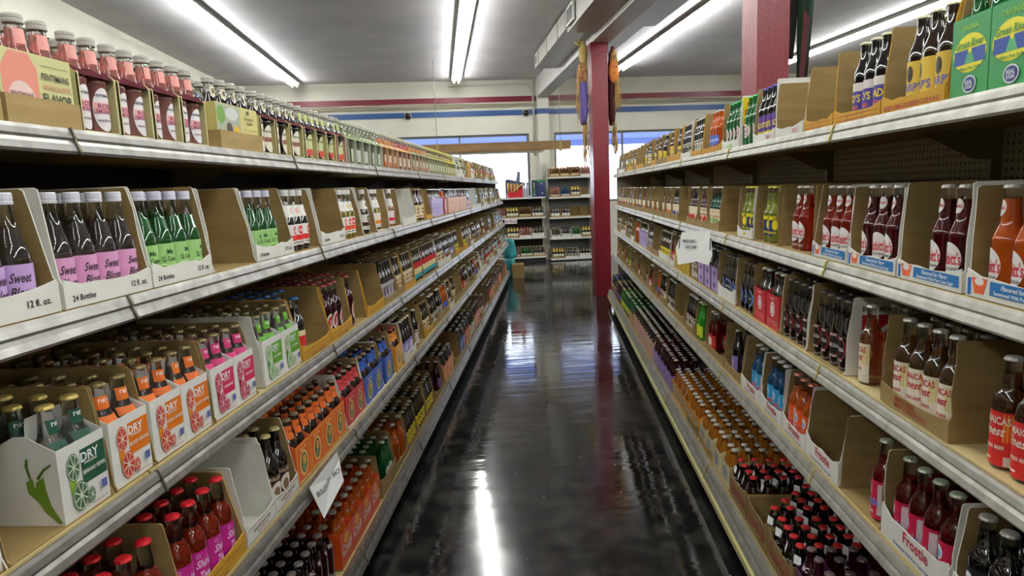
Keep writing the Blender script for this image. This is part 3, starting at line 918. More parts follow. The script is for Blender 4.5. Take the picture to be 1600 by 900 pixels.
prod('kola', 'kola_champagne_bottle', 'orange-filled blue-labelled bottle', 'long', 'orange', 'b8b0a4', [('e', 0, 0.07, 0.024, 0.03, I('4a6ac8')), ('t', 'KOLA', 0, 0.07, 0.012, I('ffffff'), 0.04)])
prod('bwl', 'black_and_white_label_bottle', 'dark black-and-white-labelled bottle', 'long', 'black', 'c8c4bc', [('r', -0.046, 0.046, 0.01, 0.1, I('d0c8b8')), ('e', 0, 0.06, 0.02, 0.02, I('3a3430')), ('r', -0.046, 0.046, 0.085, 0.092, I('3a3430'))])
prod('redl', 'red_label_soda_bottle', 'clear red red-labelled bottle', 'long', 'red', 'c8c4bc', [('r', -0.046, 0.046, 0.02, 0.1, I('c83a3a')), ('e', 0, 0.06, 0.018, 0.024, I('f0e8e0'))], 0.17)
# wines and small bottles for the far wall
prod('wine', 'dark_wine_bottle', 'small dark white-labelled bottle', 'long', 'black', '3a3048', [('r', -0.04, 0.04, 0.02, 0.09, I('e6e2da'))])
prod('blun', 'small_blue_bottle', 'small blue bottle', 'long', 'blue', '2a4a8a', [('r', -0.04, 0.04, 0.02, 0.06, I('c8d0e0'))])
prod('pnk', 'small_pink_bottle', 'small pink bottle', 'long', 'pink', 'a83a48', [('r', -0.04, 0.04, 0.02, 0.05, I('e8dcd8'))])
prod('gldt', 'gold_topped_bottle', 'small dark gold-topped bottle', 'long', 'black', 'd8b85a', [('r', -0.035, 0.035, 0.15, 0.21, I('d8b85a')), ('r', -0.04, 0.04, 0.04, 0.1, I('e8e0c8'))])
prod('ambs', 'small_amber_bottle', 'small amber bottle', 'long', 'amber', 'a8843a', [('r', -0.04, 0.04, 0.02, 0.07, I('d8c8a0'))])
prod('clrs', 'small_clear_bottle', 'small pale bottle', 'long', 'clear', 'd8d4c8', [('r', -0.04, 0.04, 0.02, 0.07, I('d8d8cc'))])
prod('grns', 'small_green_bottle', 'small green bottle', 'long', 'dgreen', 'd8d4c8', [('r', -0.04, 0.04, 0.02, 0.07, I('d8d8cc'))])

CAPK = {'crown': lambda z, r: [(r + 0.0030, z - 0.006), (r + 0.0030, z - 0.004), (r + 0.0012, z + 0.0005), (r * 0.6, z + 0.0025)],
        'screw': lambda z, r: [(r + 0.0024, z - 0.016), (r + 0.0028, z - 0.011), (r + 0.0018, z - 0.010), (r + 0.0024, z - 0.006), (r + 0.0022, z + 0.003), (r + 0.0010, z + 0.0055)],
        'wide': lambda z, r: [(r + 0.0030, z - 0.015), (r + 0.0040, z - 0.013), (r + 0.0040, z - 0.008), (r + 0.0026, z - 0.0075), (r + 0.0026, z - 0.005), (r + 0.0036, z - 0.0045), (r + 0.0036, z + 0.001), (r + 0.0015, z + 0.004)]}
HI, LO = {}, {}


def cap_mb(p, q, seg):
    pr = SHAPES[p['shape']]
    z, rr = pr[-1][1], pr[-1][0]
    m = mat('cap_' + p['cap'], p['cap'], 0.35, 0.35 if p['capk'] == 'crown' else 0.0)
    prof = CAPK[p['capk']](z, rr)
    if p['capk'] == 'crown' and seg > 12:
        vs = []
        for j, (r, zz) in enumerate(prof):
            for k in range(seg):
                a = 2 * pi * k / seg
                r2 = r + (0.0009 if (k % 2 and j < 2) else 0)
                vs.append((r2 * cos(a), r2 * sin(a), zz))
        n = len(prof)
        q.add(vs, [(i * seg + k, i * seg + (k + 1) % seg, (i + 1) * seg + (k + 1) % seg, (i + 1) * seg + k) for i in range(n - 1) for k in range(seg)] + [tuple((n - 1) * seg + k for k in range(seg)), tuple(range(seg))[::-1]], m)
    else:
        q.lathe(prof, seg, m, smooth=False)


def body_mb(p, q, seg):
    liq = LIQ[p['liq']]
    fill = p['fill']
    pr = list(SHAPES[p['shape']])
    if fill:
        pr2 = []
        for (r0, z0), (r1, z1) in zip(pr, pr[1:]):
            pr2.append((r0, z0))
            if z0 < fill < z1:
                pr2.append((r0 + (r1 - r0) * (fill - z0) / (z1 - z0), fill))
        pr2.append(pr[-1])
        pr = pr2
    q.lathe(pr, seg, (lambda z: ICL if (fill and z > fill) else liq))


def wrap(shape):
    def f(x, z, lay):
        r0 = rad(shape, z)
        r = r0 + 0.0005 + 0.00025 * lay
        a = x / max(r0, 0.012)
        return (r * sin(a), -r * cos(a), z)
    return f


def lab_mb(p, q, lo=False):
    its = p['label'] if not lo else [i for i in p['label'] if i[0] != 't'][:3] + [('r', i[2] - min(0.018, i[4] * 1.5), i[2] + min(0.018, i[4] * 1.5), i[3] - i[4] * 0.35, i[3] + i[4] * 0.35, i[5]) for i in p['label'] if i[0] == 't' and i[4] > 0.013][:2]
    q.prints(its, wrap(p['shape']))


def hi(key):
    if key not in HI:
        p = ALLP[key]
        a, b, c, d = MB(), MB(), MB(), MB()
        body_mb(p, a, 18)
        cap_mb(p, b, 20)
        zt = lambda i: i[2] if i[0] in 'eg' else i[3]
        up = [i for i in p['label'] if zt(i) > 0.127]
        dn = [i for i in p['label'] if i not in up]
        c.prints(dn, wrap(p['shape']))
        d.prints(up, wrap(p['shape']))
        HI[key] = (a.mesh('bottle_glass'), b.mesh('bottle_cap'), c.mesh('label') if dn else None, d.mesh('neck_label') if up else None)
    return HI[key]


def lo_mb(key):
    p = ALLP[key]
    a = MB()
    body_mb(p, a, 10)
    cap_mb(p, a, 10)
    if p['label']:
        lab_mb(p, a, True)
    return a


def lo(key):
    if key not in LO:
        LO[key] = lo_mb(key).mesh('bottle')
    return LO[key]


TAGM = MB()
TAGM.add([(-0.013, -0.0205, 0.155), (0.012, -0.0225, 0.150), (0.014, -0.031, 0.122), (-0.012, -0.029, 0.126)], [(0, 1, 2, 3)], PAPER)
TAGM.add([(-0.013, -0.0200, 0.155), (0.012, -0.0220, 0.150), (0.014, -0.0305, 0.122), (-0.012, -0.0285, 0.126)], [(3, 2, 1, 0)], PAPER)
TAGMESH = None
BOTTLES = []       # (key, world loc, rz, label, group)


def put_bottle(key, loc, rz, label, group):
    BOTTLES.append((key, loc, rz, label, group))


# ================================================================== CASES
STY = {'W': (WHITEB, 'white'), 'K': (KRAFT, 'brown'), 'T': (KRAFT2, 'tan'), 'Y': (YELB, 'amber-printed')}
NCASE = {}


def case(side, lev, y0, y1, style, h=0.235, depth=0.40, lip=0.05, prints=(), contents='bottles', n=1, flat_tray=False, cut=0.06, inner=None, noside=False, side_print=None):
    """an open-fronted cardboard case standing on a shelf; returns nothing, the bottles are separate"""
    outer, word = STY[style]
    inn = inner or KRAFT
    w = y1 - y0
    (x, _, z), rz = shelf_front(side, lev, 0)
    gap = 0.022
    loc = (x - gap if side == 'L' else x + gap, (y0 + y1) / 2, z)
    r = thing('cardboard_case', '%s open cardboard case%s, %s from near end, %s shelf %s' % (word, contents, nth(n), nth(5 - lev), SIDEW[side]), 'cardboard case', loc, rz, 'cardboard cases %s' % SIDEW[side])
    hw = w / 2 - 0.001
    j = lambda a: random.uniform(-a, a)
    q = MB()
    q.box(-hw, hw, 0.004, depth, 0, 0.003, inn)
    obj('case_floor', q.mesh('case_floor'), r)
    hh = h + j(0.006)
    for s_ in ((-1, 1) if not noside else ()):
        c_ = cut + j(0.01)
        if flat_tray:
            pts = [(0, 0.003), (0, lip), (depth, lip), (depth, 0.003)]
        else:
            pts = [(0, 0.003), (0, lip), (0.007, lip + 0.012 + j(0.006)), (c_ * 0.42 + j(0.0025), hh * 0.48), (c_ * 0.78 + j(0.003), hh * 0.8), (c_ + j(0.002), hh - 0.004), (c_ + 0.006, hh), (depth, hh), (depth, 0.003)]
        q = MB()
        a_, b_ = (s_ * hw, s_ * (hw - 0.003))
        lo_, hi_ = min(a_, b_), max(a_, b_)
        q.prism(pts, 'x', lo_, hi_, outer, m_lo=(outer if s_ < 0 else inn), m_hi=(outer if s_ > 0 else inn))
        if side_print and s_ == (-1 if side == 'L' else 1):
            q.prints(side_print(depth, hh), (lambda a, b, lay: (-hw - 0.0004 * lay, depth - a, b)) if side == 'L' else (lambda a, b, lay: (hw + 0.0004 * lay, a, b)))
        obj('side_panel', q.mesh('side_panel'), r)
    q = MB()
    if lip > 0.006:
        npt = 7
        top = [(-hw + 0.003 + (2 * hw - 0.006) * i / (npt - 1), lip * (1.15 if i in (0, npt - 1) else 0.9) + j(0.004)) for i in range(npt)]
        pts = [(-hw + 0.003, 0.003)] + [(hw - 0.003, 0.003)] + top[::-1]
        q.prism(pts, 'y', 0.0, 0.003, outer, m_hi=inn)
        if prints:
            q.prints([tuple(it) for it in prints(hw, lip)], flat(0.0))
        obj('front_flap', q.mesh('front_flap'), r)
    q = MB()
    q.box(-hw + 0.003, hw - 0.003, depth - 0.003, depth, 0.003, lip if flat_tray else hh, inn)
    obj('back_flap', q.mesh('back_flap'), r)
    return r


def pr_oz(tt='24 Bottles'):
    return lambda hw, lip: [('t', tt, -hw * 0.62, lip * 0.42, 0.012, DARKB, hw * 0.6), ('t', '12 fl. oz.', hw * 0.66, lip * 0.5, 0.013, DARKB, hw * 0.5)]


def pr_nes(hw, lip):
    return [('r', -hw + 0.006, -hw + 0.018, 0.006, lip * 0.85, I('2a62a8')), ('p', [(-hw + 0.02, lip * 0.9), (-hw + 0.07, lip * 0.9), (-hw + 0.06, 0.012), (-hw + 0.03, 0.012)], I('e8683a')), ('e', -hw + 0.045, lip * 0.75, 0.015, 0.008, I(wh)),
            ('r', -hw + 0.08, hw - 0.008, lip * 0.28, lip * 0.85, I('2a72b0')), ('t', 'Sweetened With Pure Cane Sugar', 0.035, lip * 0.42, 0.008, I('eef2f6'), hw * 1.15), ('t', 'Flavored for Flavor', 0.035, lip * 0.68, 0.010, I('eef2f6'), hw, 0.25)]


def pr_lines(c, tt=None):
    def f(hw, lip):
        o = [('r', -hw + 0.01, hw - 0.01, lip * 0.32, lip * 0.37, I(c)), ('r', -hw + 0.01, hw - 0.01, lip * 0.62, lip * 0.67, I(c)), ('r', -hw * 0.35, -hw * 0.33, 0.01, lip * 0.8, I(c)), ('r', hw * 0.33, hw * 0.35, 0.01, lip * 0.8, I(c))]
        if tt:
            o.append(('t', tt, 0, lip * 0.17, 0.008, I('7a2418'), hw * 1.8))
        return o
    return f


def pr_text(*ts):
    """(string, x fraction, z fraction, height, colour hex, slant)"""
    return lambda hw, lip: [('t', t[0], t[1] * hw, t[2] * lip, t[3], I(t[4]), hw * 1.8, t[5] if len(t) > 5 else 0.0) for t in ts]


def pr_fro(hw, lip):
    return [('t', 'Frostie', hw * 0.1, lip * 0.66, 0.030, I('b8243c'), hw * 1.5), ('t', 'Sweetened With Pure Cane Sugar', 0, lip * 0.22, 0.009, I('2a3a8a'), hw * 1.5, 0.2)]


def pr_coke(hw, lip):
    return [('t', 'Coca-Cola', 0, lip * 0.55, lip * 0.5, I('a02a20'), hw * 1.7, 0.3)]


def pr_bull(hw, lip):
    return [('g', 0, lip * 0.5, 0.0, 0.0, 0.5, DARKB), ('r', -hw + 0.006, hw - 0.006, lip * 0.12, lip * 0.15, DARKB), ('r', -hw + 0.006, hw - 0.006, lip * 0.86, lip * 0.9, I('a02a3a')), ('t', 'BULLDOG ROOT BEER', 0, lip * 0.6, 0.008, DARKB, hw * 1.5), ('t', 'GLASS BOTTLES', 0, lip * 0.38, 0.007, I('a02a3a'), hw * 1.3)]


def sp_red(d, h):
    return [('r', 0.05, 0.17, 0.01, h * 0.78, I('b02430')), ('g', 0.15, h * 0.32, 0.07, 0.09, 0.82, I('e8ddd6')), ('t', 'BOYLAN', 0.09, h * 0.86, 0.016, I('55504c'), 0.08)]


def sp_yel(d, h):
    return [('r', 0.02, 0.2, h * 0.42, h * 0.97, I('e8d020')), ('r', 0.02, 0.2, 0.005, h * 0.42, I('1f6a48')), ('t', 'Craft', 0.075, h * 0.84, 0.026, I('b03028'), 0.1), ('t', "Reed's", 0.075, h * 0.68, 0.026, I('b03028'), 0.1)]


# ---- carriers ----------------------------------------------------------------
def slice_(x, z, rx, rz, acc):
    o = [('e', x, z, rx, rz, I(acc[0])), ('g', x, z, rx * 0.92, rz * 0.92, 0.93, I(acc[1]))]
    for k in range(4):
        a = pi * k / 4 + 0.3
        u, v = cos(a), sin(a)
        o.append(('p', [(x + rx * 0.85 * u - rx * 0.05 * v, z + rz * 0.85 * v + rz * 0.05 * u), (x - rx * 0.85 * u - rx * 0.05 * v, z - rz * 0.85 * v + rz * 0.05 * u), (x - rx * 0.85 * u + rx * 0.05 * v, z - rz * 0.85 * v - rz * 0.05 * u), (x + rx * 0.85 * u + rx * 0.05 * v, z + rz * 0.85 * v - rz * 0.05 * u)], I(acc[1])))
    return o


def dry(c, t_, acc):
    def f(hw, h):
        return [('r', -hw * 0.1, hw * 0.98, h * 0.38, h * 0.86, I(c)), ('t', 'DRY', hw * 0.30, h * 0.75, h * 0.13, I('ffffff'), hw * 0.8), ('t', 'SPARKLING', hw * 0.30, h * 0.66, h * 0.035, I('f4f0e8'), hw * 0.8), ('t', t_, hw * 0.42, h * 0.54, h * 0.055, I('f4f0e8'), hw * 1.0),
                ('e', -hw * 0.52, h * 0.48, hw * 0.13, h * 0.2, I(acc[2])), *slice_(-hw * 0.44, h * 0.68, hw * 0.27, h * 0.19, acc), *slice_(-hw * 0.30, h * 0.27, hw * 0.33, h * 0.20, acc), *slice_(hw * 0.12, h * 0.20, hw * 0.16, h * 0.11, acc),
                ('r', hw * 0.55, hw * 0.80, h * 0.20, h * 0.32, I('5a68a8')), ('t', 'naturally flavored', hw * 0.4, h * 0.09, h * 0.03, I('b06a6a'), hw)]
    return f


def pic(bg, border, oval):
    def f(hw, h):
        return [('r', -hw * 0.94, hw * 0.94, h * 0.03, h * 0.97, I(border)), ('r', -hw * 0.84, hw * 0.84, h * 0.07, h * 0.93, I(bg)), ('e', 0, h * 0.45, hw * 0.55, h * 0.33, I(oval)), ('e', 0, h * 0.45, hw * 0.42, h * 0.27, I('4a5048')), ('e', hw * 0.05, h * 0.52, hw * 0.22, h * 0.14, I('d8a84a')), ('e', -hw * 0.05, h * 0.33, hw * 0.28, h * 0.10, I('7a8a5a')), ('t', 'Ginger Beer', 0, h * 0.86, h * 0.07, I('f4dca0'), hw * 1.5, 0.2)]
    return f


def crushp(hw, h):
    return [('r', -hw * 0.96, hw * 0.96, h * 0.02, h * 0.3, I('e05a3a')), ('e', 0.0, h * 0.74, hw * 0.4, h * 0.16, I('f4b030')), ('t', 'Crush', 0, h * 0.5, h * 0.26, I('f2f0ea'), hw * 1.7, 0.15), ('r', -hw * 0.8, hw * 0.8, h * 0.30, h * 0.33, I('f2f0ea'))]


def riverp(hw, h):
    return [('t', 'ORIGINAL', 0, h * 0.87, h * 0.07, I('9acf5a'), hw), ('e', 0, h * 0.55, hw * 0.88, h * 0.24, I('f2e83a')), ('r', -hw * 0.82, hw * 0.82, h * 0.42, h * 0.60, I('2a4a98')), ('p', [(-hw * 0.25, h * 0.42), (hw * 0.3, h * 0.42), (hw * 0.12, h * 0.58), (-hw * 0.05, h * 0.58)], I('58b070')), ('e', hw * 0.03, h * 0.585, hw * 0.09, h * 0.035, I('f2e83a')),
            ('t', 'Green River', 0, h * 0.67, h * 0.10, I('3a8a3a'), hw * 1.5, 0.1), ('t', 'Caffeine Free Soda', 0, h * 0.365, h * 0.045, I('3a7a3a'), hw * 1.2, 0.1), ('e', hw * 0.1, h * 0.16, hw * 0.36, h * 0.11, I('e4e8ea')), ('e', hw * 0.1, h * 0.16, hw * 0.31, h * 0.09, I('34407a')), ('t', 'REAL', hw * 0.1, h * 0.185, h * 0.05, I('e8eef0'), hw * 0.4), ('t', 'SUGAR', hw * 0.1, h * 0.13, h * 0.05, I('e8eef0'), hw * 0.4)]


def ovalp(c, t_=None):
    def f(hw, h):
        o = [('e', 0, h * 0.58, hw * 0.36, h * 0.22, I(wh)), ('g', 0, h * 0.58, hw * 0.26, h * 0.16, 0.8, I(c)), ('r', -hw * 0.8, hw * 0.8, h * 0.24, h * 0.25, I(wh)), ('r', -hw * 0.8, hw * 0.8, h * 0.16, h * 0.17, I(wh)), ('t', 'ORGANIC', 0, h * 0.90, h * 0.06, I(wh), hw * 1.2)]
        return o
    return f


def diamp(bg, c, d):
    return lambda hw, h: [('r', -hw * 0.96, hw * 0.96, h * 0.03, h * 0.97, I(bg)), ('p', [(0, h * 0.60), (-hw * 0.28, h * 0.72), (0, h * 0.84), (hw * 0.28, h * 0.72)], I(d)), ('p', [(0, h * 0.14), (-hw * 0.28, h * 0.26), (0, h * 0.38), (hw * 0.28, h * 0.26)], I(d)), ('g', -hw * 0.5, h * 0.5, hw * 0.25, h * 0.14, 0.6, I(c)), ('g', hw * 0.5, h * 0.5, hw * 0.25, h * 0.14, 0.6, I(c))]


def ovs(bg, c1, c2):
    return lambda hw, h: [('e', 0, h * 0.5, hw * 0.62, h * 0.36, I(c1)), ('g', 0, h * 0.5, hw * 0.5, h * 0.29, 0.75, I(c2)), ('e', 0, h * 0.5, hw * 0.22, h * 0.12, I(c2))]


def ibcp(hw, h):
    return [('t', 'IBC', -hw * 0.4, h * 0.55, h * 0.3, I('e8e2e6'), hw * 0.8), ('t', '4', hw * 0.6, h * 0.55, h * 0.3, I('e8e2e6'))]


def mixp(hw, h):
    return [('t', 'MIX', 0, h * 0.5, h * 0.5, I('a02a68'), hw * 1.5), ('r', -hw * 0.9, hw * 0.9, h * 0.85, h * 0.95, I('a02a68'))]


def rosep(hw, h):
    return [('p', [(-hw * 0.95, 0.003), (-hw * 0.0, 0.003), (-hw * 0.0, h * 0.8), (-hw * 0.2, h * 0.98), (-hw * 0.7, h * 0.98), (-hw * 0.95, h * 0.75)], I('e08a78')), ('e', -hw * 0.48, h * 0.30, hw * 0.38, h * 0.30, I('e6c8c0')), ('t', 'FENTIMANS', -hw * 0.48, h * 0.42, 0.010, I('8a5a58'), hw * 0.6), ('r', -hw * 0.75, -hw * 0.2, h * 0.14, h * 0.24, I('c86a78')),
            ('t', 'FENTIMANS', hw * 0.5, h * 0.72, 0.014, I('4a4a2c'), hw * 0.8), ('t', 'AN EXQUISITE', hw * 0.5, h * 0.58, 0.010, I('c88a70'), hw * 0.8), ('t', 'FLAVOR', hw * 0.5, h * 0.42, 0.021, I('2c2c22'), hw * 0.85), ('t', 'WORTH', hw * 0.72, h * 0.28, 0.008, I('2c2c22'), hw * 0.4), ('r', hw * 0.1, hw * 0.9, h * 0.86, h * 0.868, I('6a6a3c'))]


def gardp(hw, h):
    return [('p', [(-hw * 0.98, h * 0.25), (hw * 0.1, h * 0.25), (hw * 0.1, h * 0.98), (-hw * 0.98, h * 0.98)], I('a9b09a')), ('e', -hw * 0.8, h * 0.75, hw * 0.18, h * 0.2, I('6a9a3a')), ('e', -hw * 0.3, h * 0.8, hw * 0.3, h * 0.14, I('d0d2cc')), ('e', -hw * 0.45, h * 0.45, hw * 0.14, h * 0.16, I('4a2c20')), ('e', -hw * 0.12, h * 0.42, hw * 0.16, h * 0.14, I('d8b020')),
            ('e', hw * 0.5, h * 0.9, 0.010, 0.007, I('3a3824')), ('t', 'BOTANICALLY', hw * 0.55, h * 0.76, 0.008, I('5a5834'), hw * 0.7), ('t', 'BREWED', hw * 0.55, h * 0.66, 0.008, I('5a5834'), hw * 0.6), ('r', hw * 0.2, hw * 0.9, h * 0.5, h * 0.506, I('6a6a3c')), ('r', hw * 0.2, hw * 0.9, h * 0.4, h * 0.406, I('6a6a3c')), ('r', hw * 0.2, hw * 0.9, h * 0.3, h * 0.306, I('6a6a3c'))]


CARS = {
    'dryr': ('e6e4e0', 0.147, dry('c02a2a', 'CRANBERRY', ('c02a2a', 'e8d0c8', '7a1a1a')), 'white red-printed'),
    'dryg': ('e6e4de', 0.147, dry('24503c', 'SERRANO PEPPER', ('4a6a4a', 'dfe6d2', '8ab03a')), 'white dark-green-printed'),
    'dryo': ('eceae4', 0.147, dry('e0761c', 'BLOOD ORANGE', ('c8402a', 'f0d8c8', 'e0902a')), 'white orange-printed'),
    'dryp': ('eceae4', 0.147, dry('d02a5c', 'RHUBARB', ('c02a50', 'f0c8d0', '9a2a40')), 'white pink-printed'),
    'dryc': ('eceae4', 0.147, dry('5a9a2c', 'CUCUMBER', ('cfe0c0', '7aa860', '4a8a3a')), 'white light-green-printed'),
    'gbo': ('d8642a', 0.135, pic('d8642a', 'e89a3a', 'e8c878'), 'orange picture-printed'),
    'gbr': ('b83a44', 0.135, pic('b03040', 'd06048', 'e8b878'), 'red picture-printed'),
    'gbb': ('3456a0', 0.135, pic('3a5cb0', '5a70c0', 'd8c898'), 'blue picture-printed'),
    'gbg': ('d8902c', 0.135, pic('d8902c', 'e8b04a', 'e8d090'), 'gold picture-printed'),
    'crush': ('dc4e1e', 0.14, crushp, 'bright orange'),
    'river': ('2f8f4a', 0.168, riverp, 'green yellow-emblem'),
    'ovr': ('c02c34', 0.14, ovalp('c02c34'), 'red white-oval'),
    'dip': ('6a3a58', 0.14, diamp('b29ad0', 'd8cce8', '3a2450'), 'lilac diamond-patterned'),
    'mus': ('b09a30', 0.14, diamp('b89a2c', 'e2d06a', 'd8c050'), 'mustard'),
    'ovp': ('b9a0d8', 0.145, ovs('b9a0d8', 'd8cce8', '6a4aa0'), 'lilac oval-patterned'),
    'ovo': ('dca98a', 0.145, ovs('e0b090', 'c87a5a', 'ecd0b0'), 'peach oval-patterned'),
    'ovm': ('a83a48', 0.145, ovs('a83a48', 'e8d8d0', 'a83a48'), 'crimson oval-patterned'),
    'ibc': ('4a1c44', 0.135, ibcp, 'dark purple'),
    'mix': ('e6dcd2', 0.10, mixp, 'white magenta-lettered'),
    'gold': ('d8942c', 0.11, ovs('d8942c', '4a88b0', 'e8d078'), 'golden'),
    'cream': ('d8cfa0', 0.11, ovs('d8cfa0', 'b8b8b8', '8a9098'), 'cream'),
    'lilac': ('9a78c0', 0.11, ovs('9a78c0', 'c8b8e0', '6a4a98'), 'violet'),
    'red6': ('b8202a', 0.10, ovs('b8202a', 'e8e0dc', 'b8202a'), 'red'),
    'peachc': ('e08a5a', 0.14, ovs('e08a5a', 'f0c850', 'd86a3a'), 'peach'),
}
CMESH = {}


def carrier_parts(ck, w, d, end_pic):
    key = (ck, round(w, 3), round(d, 3), end_pic)
    if key in CMESH:
        return CMESH[key]
    bg, h, pf, word = CARS[ck]
    m = mat('carton_' + bg, bg, 0.4)
    hw = w / 2 - 0.0015
    fr_ = MB()
    top = 0.78
    fr_.box(-hw, hw, 0, 0.0012, 0.0, h, m)
    fr_.prints(pf(hw, h), flat(0.0))
    out = [('front_panel', fr_.mesh('front_panel'))]
    hc = h + 0.03
    for s_ in (1, -1):
        e = MB()
        a_, b_ = sorted((s_ * hw, s_ * (hw - 0.0012)))
        e.prism([(0.0012, 0), (0.0012, h), (d * 0.42, hc), (d * 0.58, hc), (d, h), (d, 0)], 'x', a_, b_, m)
        if s_ > 0:
            out.append(('end_panel', e.mesh('end_panel')))
    if end_pic:          # a pair of long green peppers on the near end
        gm, gs = I('6a8a2a'), I('4a6a24')
        q0 = -hw - 0.0006
        def mpf(x, z, lay):
            return (q0 - 0.0003 * lay, x, z)
        e.prints([('p', [(0.030, 0.098), (0.046, 0.088), (0.052, 0.060), (0.036, 0.028), (0.012, 0.004), (0.004, 0.006), (0.022, 0.040), (0.028, 0.070)], gm),
                  ('p', [(0.052, 0.096), (0.066, 0.088), (0.064, 0.066), (0.046, 0.048), (0.042, 0.062), (0.050, 0.078)], gm),
                  ('p', [(0.058, 0.094), (0.064, 0.120), (0.060, 0.134), (0.056, 0.134), (0.058, 0.118), (0.054, 0.096)], gs),
                  ('p', [(0.040, 0.092), (0.026, 0.110), (0.012, 0.120), (0.012, 0.124), (0.028, 0.115), (0.044, 0.096)], gs)], mpf)
    out.append(('end_panel', e.mesh('end_panel')))
    b = MB()
    b.box(-hw + 0.0015, hw - 0.0015, d - 0.0012, d, 0, h, m)
    out.append(('rear_panel', b.mesh('rear_panel')))
    c = MB()
    hm = 0.205 if w > 0.12 else 0.19
    hm = min(hm, h + 0.06)
    c.prism([(-hw * 0.9, h * 0.8), (-hw * 0.7, hm), (hw * 0.7, hm), (hw * 0.9, h * 0.8)], 'y', d / 2 - 0.001, d / 2 + 0.001, m)
    c.box(-hw + 0.0015, hw - 0.0015, d / 2 - 0.001, d / 2 + 0.001, 0.002, h * 0.8, m)
    out.append(('handle', c.mesh('handle')))
    CMESH[key] = out
    return out


def sidew(shape):
    return max(r for r, z in SHAPES[shape])


SHELVES = {}      # (side, lev) -> list of slots
ROWS = {0: 6, 1: 5, 2: 5, 3: 2, 4: 2}


def nrows(side, lev, y):
    n = ROWS[lev]
    if side == 'R' and lev == 0:
        n = 7
    if y > 4.5:
        n = min(n, 3 if lev > 0 else 5)
    if y > 7.5:
        n = min(n, 2 if lev > 0 else 3)
    return n


def stock(side, lev, slots):
    """slots: (y0, y1, product, style, options)"""
    slots = sorted(slots, key=lambda s_: s_[0])
    for n, sl in enumerate(slots, 1):
        y0, y1, key, style = sl[:4]
        o = sl[4] if len(sl) > 4 else {}
        yc = (y0 + y1) / 2
        w = y1 - y0
        (x, _, z), rz = shelf_front(side, lev, 0)
        sgn = -1 if side == 'L' else 1
        inset = 0.022 + (0.006 if style else 0.012)
        rows = o.get('rows', nrows(side, lev, yc))
        shelfdepth = BACKX[side] - LEV[side][lev][0] - 0.04
        prodd = ALLP[key] if key else None
        dia = (2 * sidew(prodd['shape']) + 0.003) if prodd else 0.066
        car = o.get('car')
        floorz = 0.0035 if style else 0.0005
        if style:
            cont = ' with %s bottles' % (prodd['desc'].split()[0].replace(',', '')) if prodd else ', empty'
            case(side, lev, y0, y1, style, h=o.get('h', 0.238), depth=min(o.get('depth', 0.41), shelfdepth), lip=o.get('lip', 0.048), prints=o.get('pr', ()), contents=cont, n=n, flat_tray=o.get('tray', False), cut=o.get('cut', 0.038 if side == 'L' else 0.02), side_print=o.get('sp'), inner=o.get('inner'), noside=o.get('noside', False))
        if not key:
            continue
        p = prodd
        sn = nth(5 - lev)
        grp = '%ss, %s shelf %s' % (p['name'].replace('_', ' '), sn, SIDEW[side])
        cw = 0.0
        if car:
            # carriers: two bottles wide, two (or three) deep
            nd = o.get('cd', 2)
            cwid = 2 * dia + 0.0045
            ncar = max(1, int((w - 0.004) / cwid + 0.08))
            cwid = min((w - 0.006) / ncar, cwid + 0.02)
            cdep = nd * dia + 0.008
            ndeep = max(1, rows // nd)
            offs = o.get('carfrom', 0)
            for ci in range(offs, ncar):
                # near end first
                yy = y0 + 0.003 + (w - 0.006) * (ci + 0.5) / ncar
                for dj in range(ndeep):
                    if inset + (dj + 1) * cdep > shelfdepth + 0.01:
                        break
                    if dj > 0 and lev > 2:
                        break
                    xx = x + sgn * (inset + dj * (cdep + 0.002))
                    _, _, _, word = CARS[car]
                    r = thing('bottle_carrier', '%s bottle carrier, %s across %s deep, %s pack, %s shelf %s' % (word, nth(ci + 1), nth(dj + 1), nth(n), sn, SIDEW[side]), 'bottle carrier', (xx, yy, z + floorz), rz, word + ' carriers')
                    for nm, me in carrier_parts(car, cwid, cdep, bool(o.get('pepper') and dj == 0)):
                        obj(nm, me, r)
                    for cc in range(2):
                        for rr in range(nd):
                            by = yy + (cc - 0.5) * (dia + 0.001) * (1 if side == 'L' else -1)
                            bxx = xx + sgn * (0.004 + dia / 2 + rr * (dia + 0.001))
                            row = dj * nd + rr + 1
                            colm = ci * 2 + (cc if side == 'L' else 1 - cc) + 1
                            put_bottle(key, (bxx, by, z + floorz + 0.0002), rz + random.uniform(-0.35, 0.35),
                                       '%s, %s in %s row, %s pack, %s shelf %s' % (p['desc'], nth(colm), ('front' if row == 1 else nth(row)), nth(n), sn, SIDEW[side]), grp)
            continue
        ncol = o.get('cols', max(1, int((w - 0.010) / dia)))
        gone = o.get('gone', {})
        start = (w - ncol * dia) / 2
        jit = 0.0
        for c in range(ncol):
            by = y0 + start + dia * (c + 0.5)
            first = gone.get(c, 0)
            for rr in range(first, rows):
                dd = inset + dia / 2 + rr * dia * 1.0 + 0.002
                if dd + dia / 2 > shelfdepth:
                    break
                put_bottle(key, (x + sgn * dd, by + random.uniform(-0.0008, 0.0008), z + floorz), rz + random.uniform(-0.4, 0.4) * o.get('turn', 1.0),
                           '%s, %s in %s row, %s case, %s shelf %s' % (p['desc'], nth(c + 1), ('front' if rr == 0 else nth(rr + 1)), nth(n), sn, SIDEW[side]), grp)


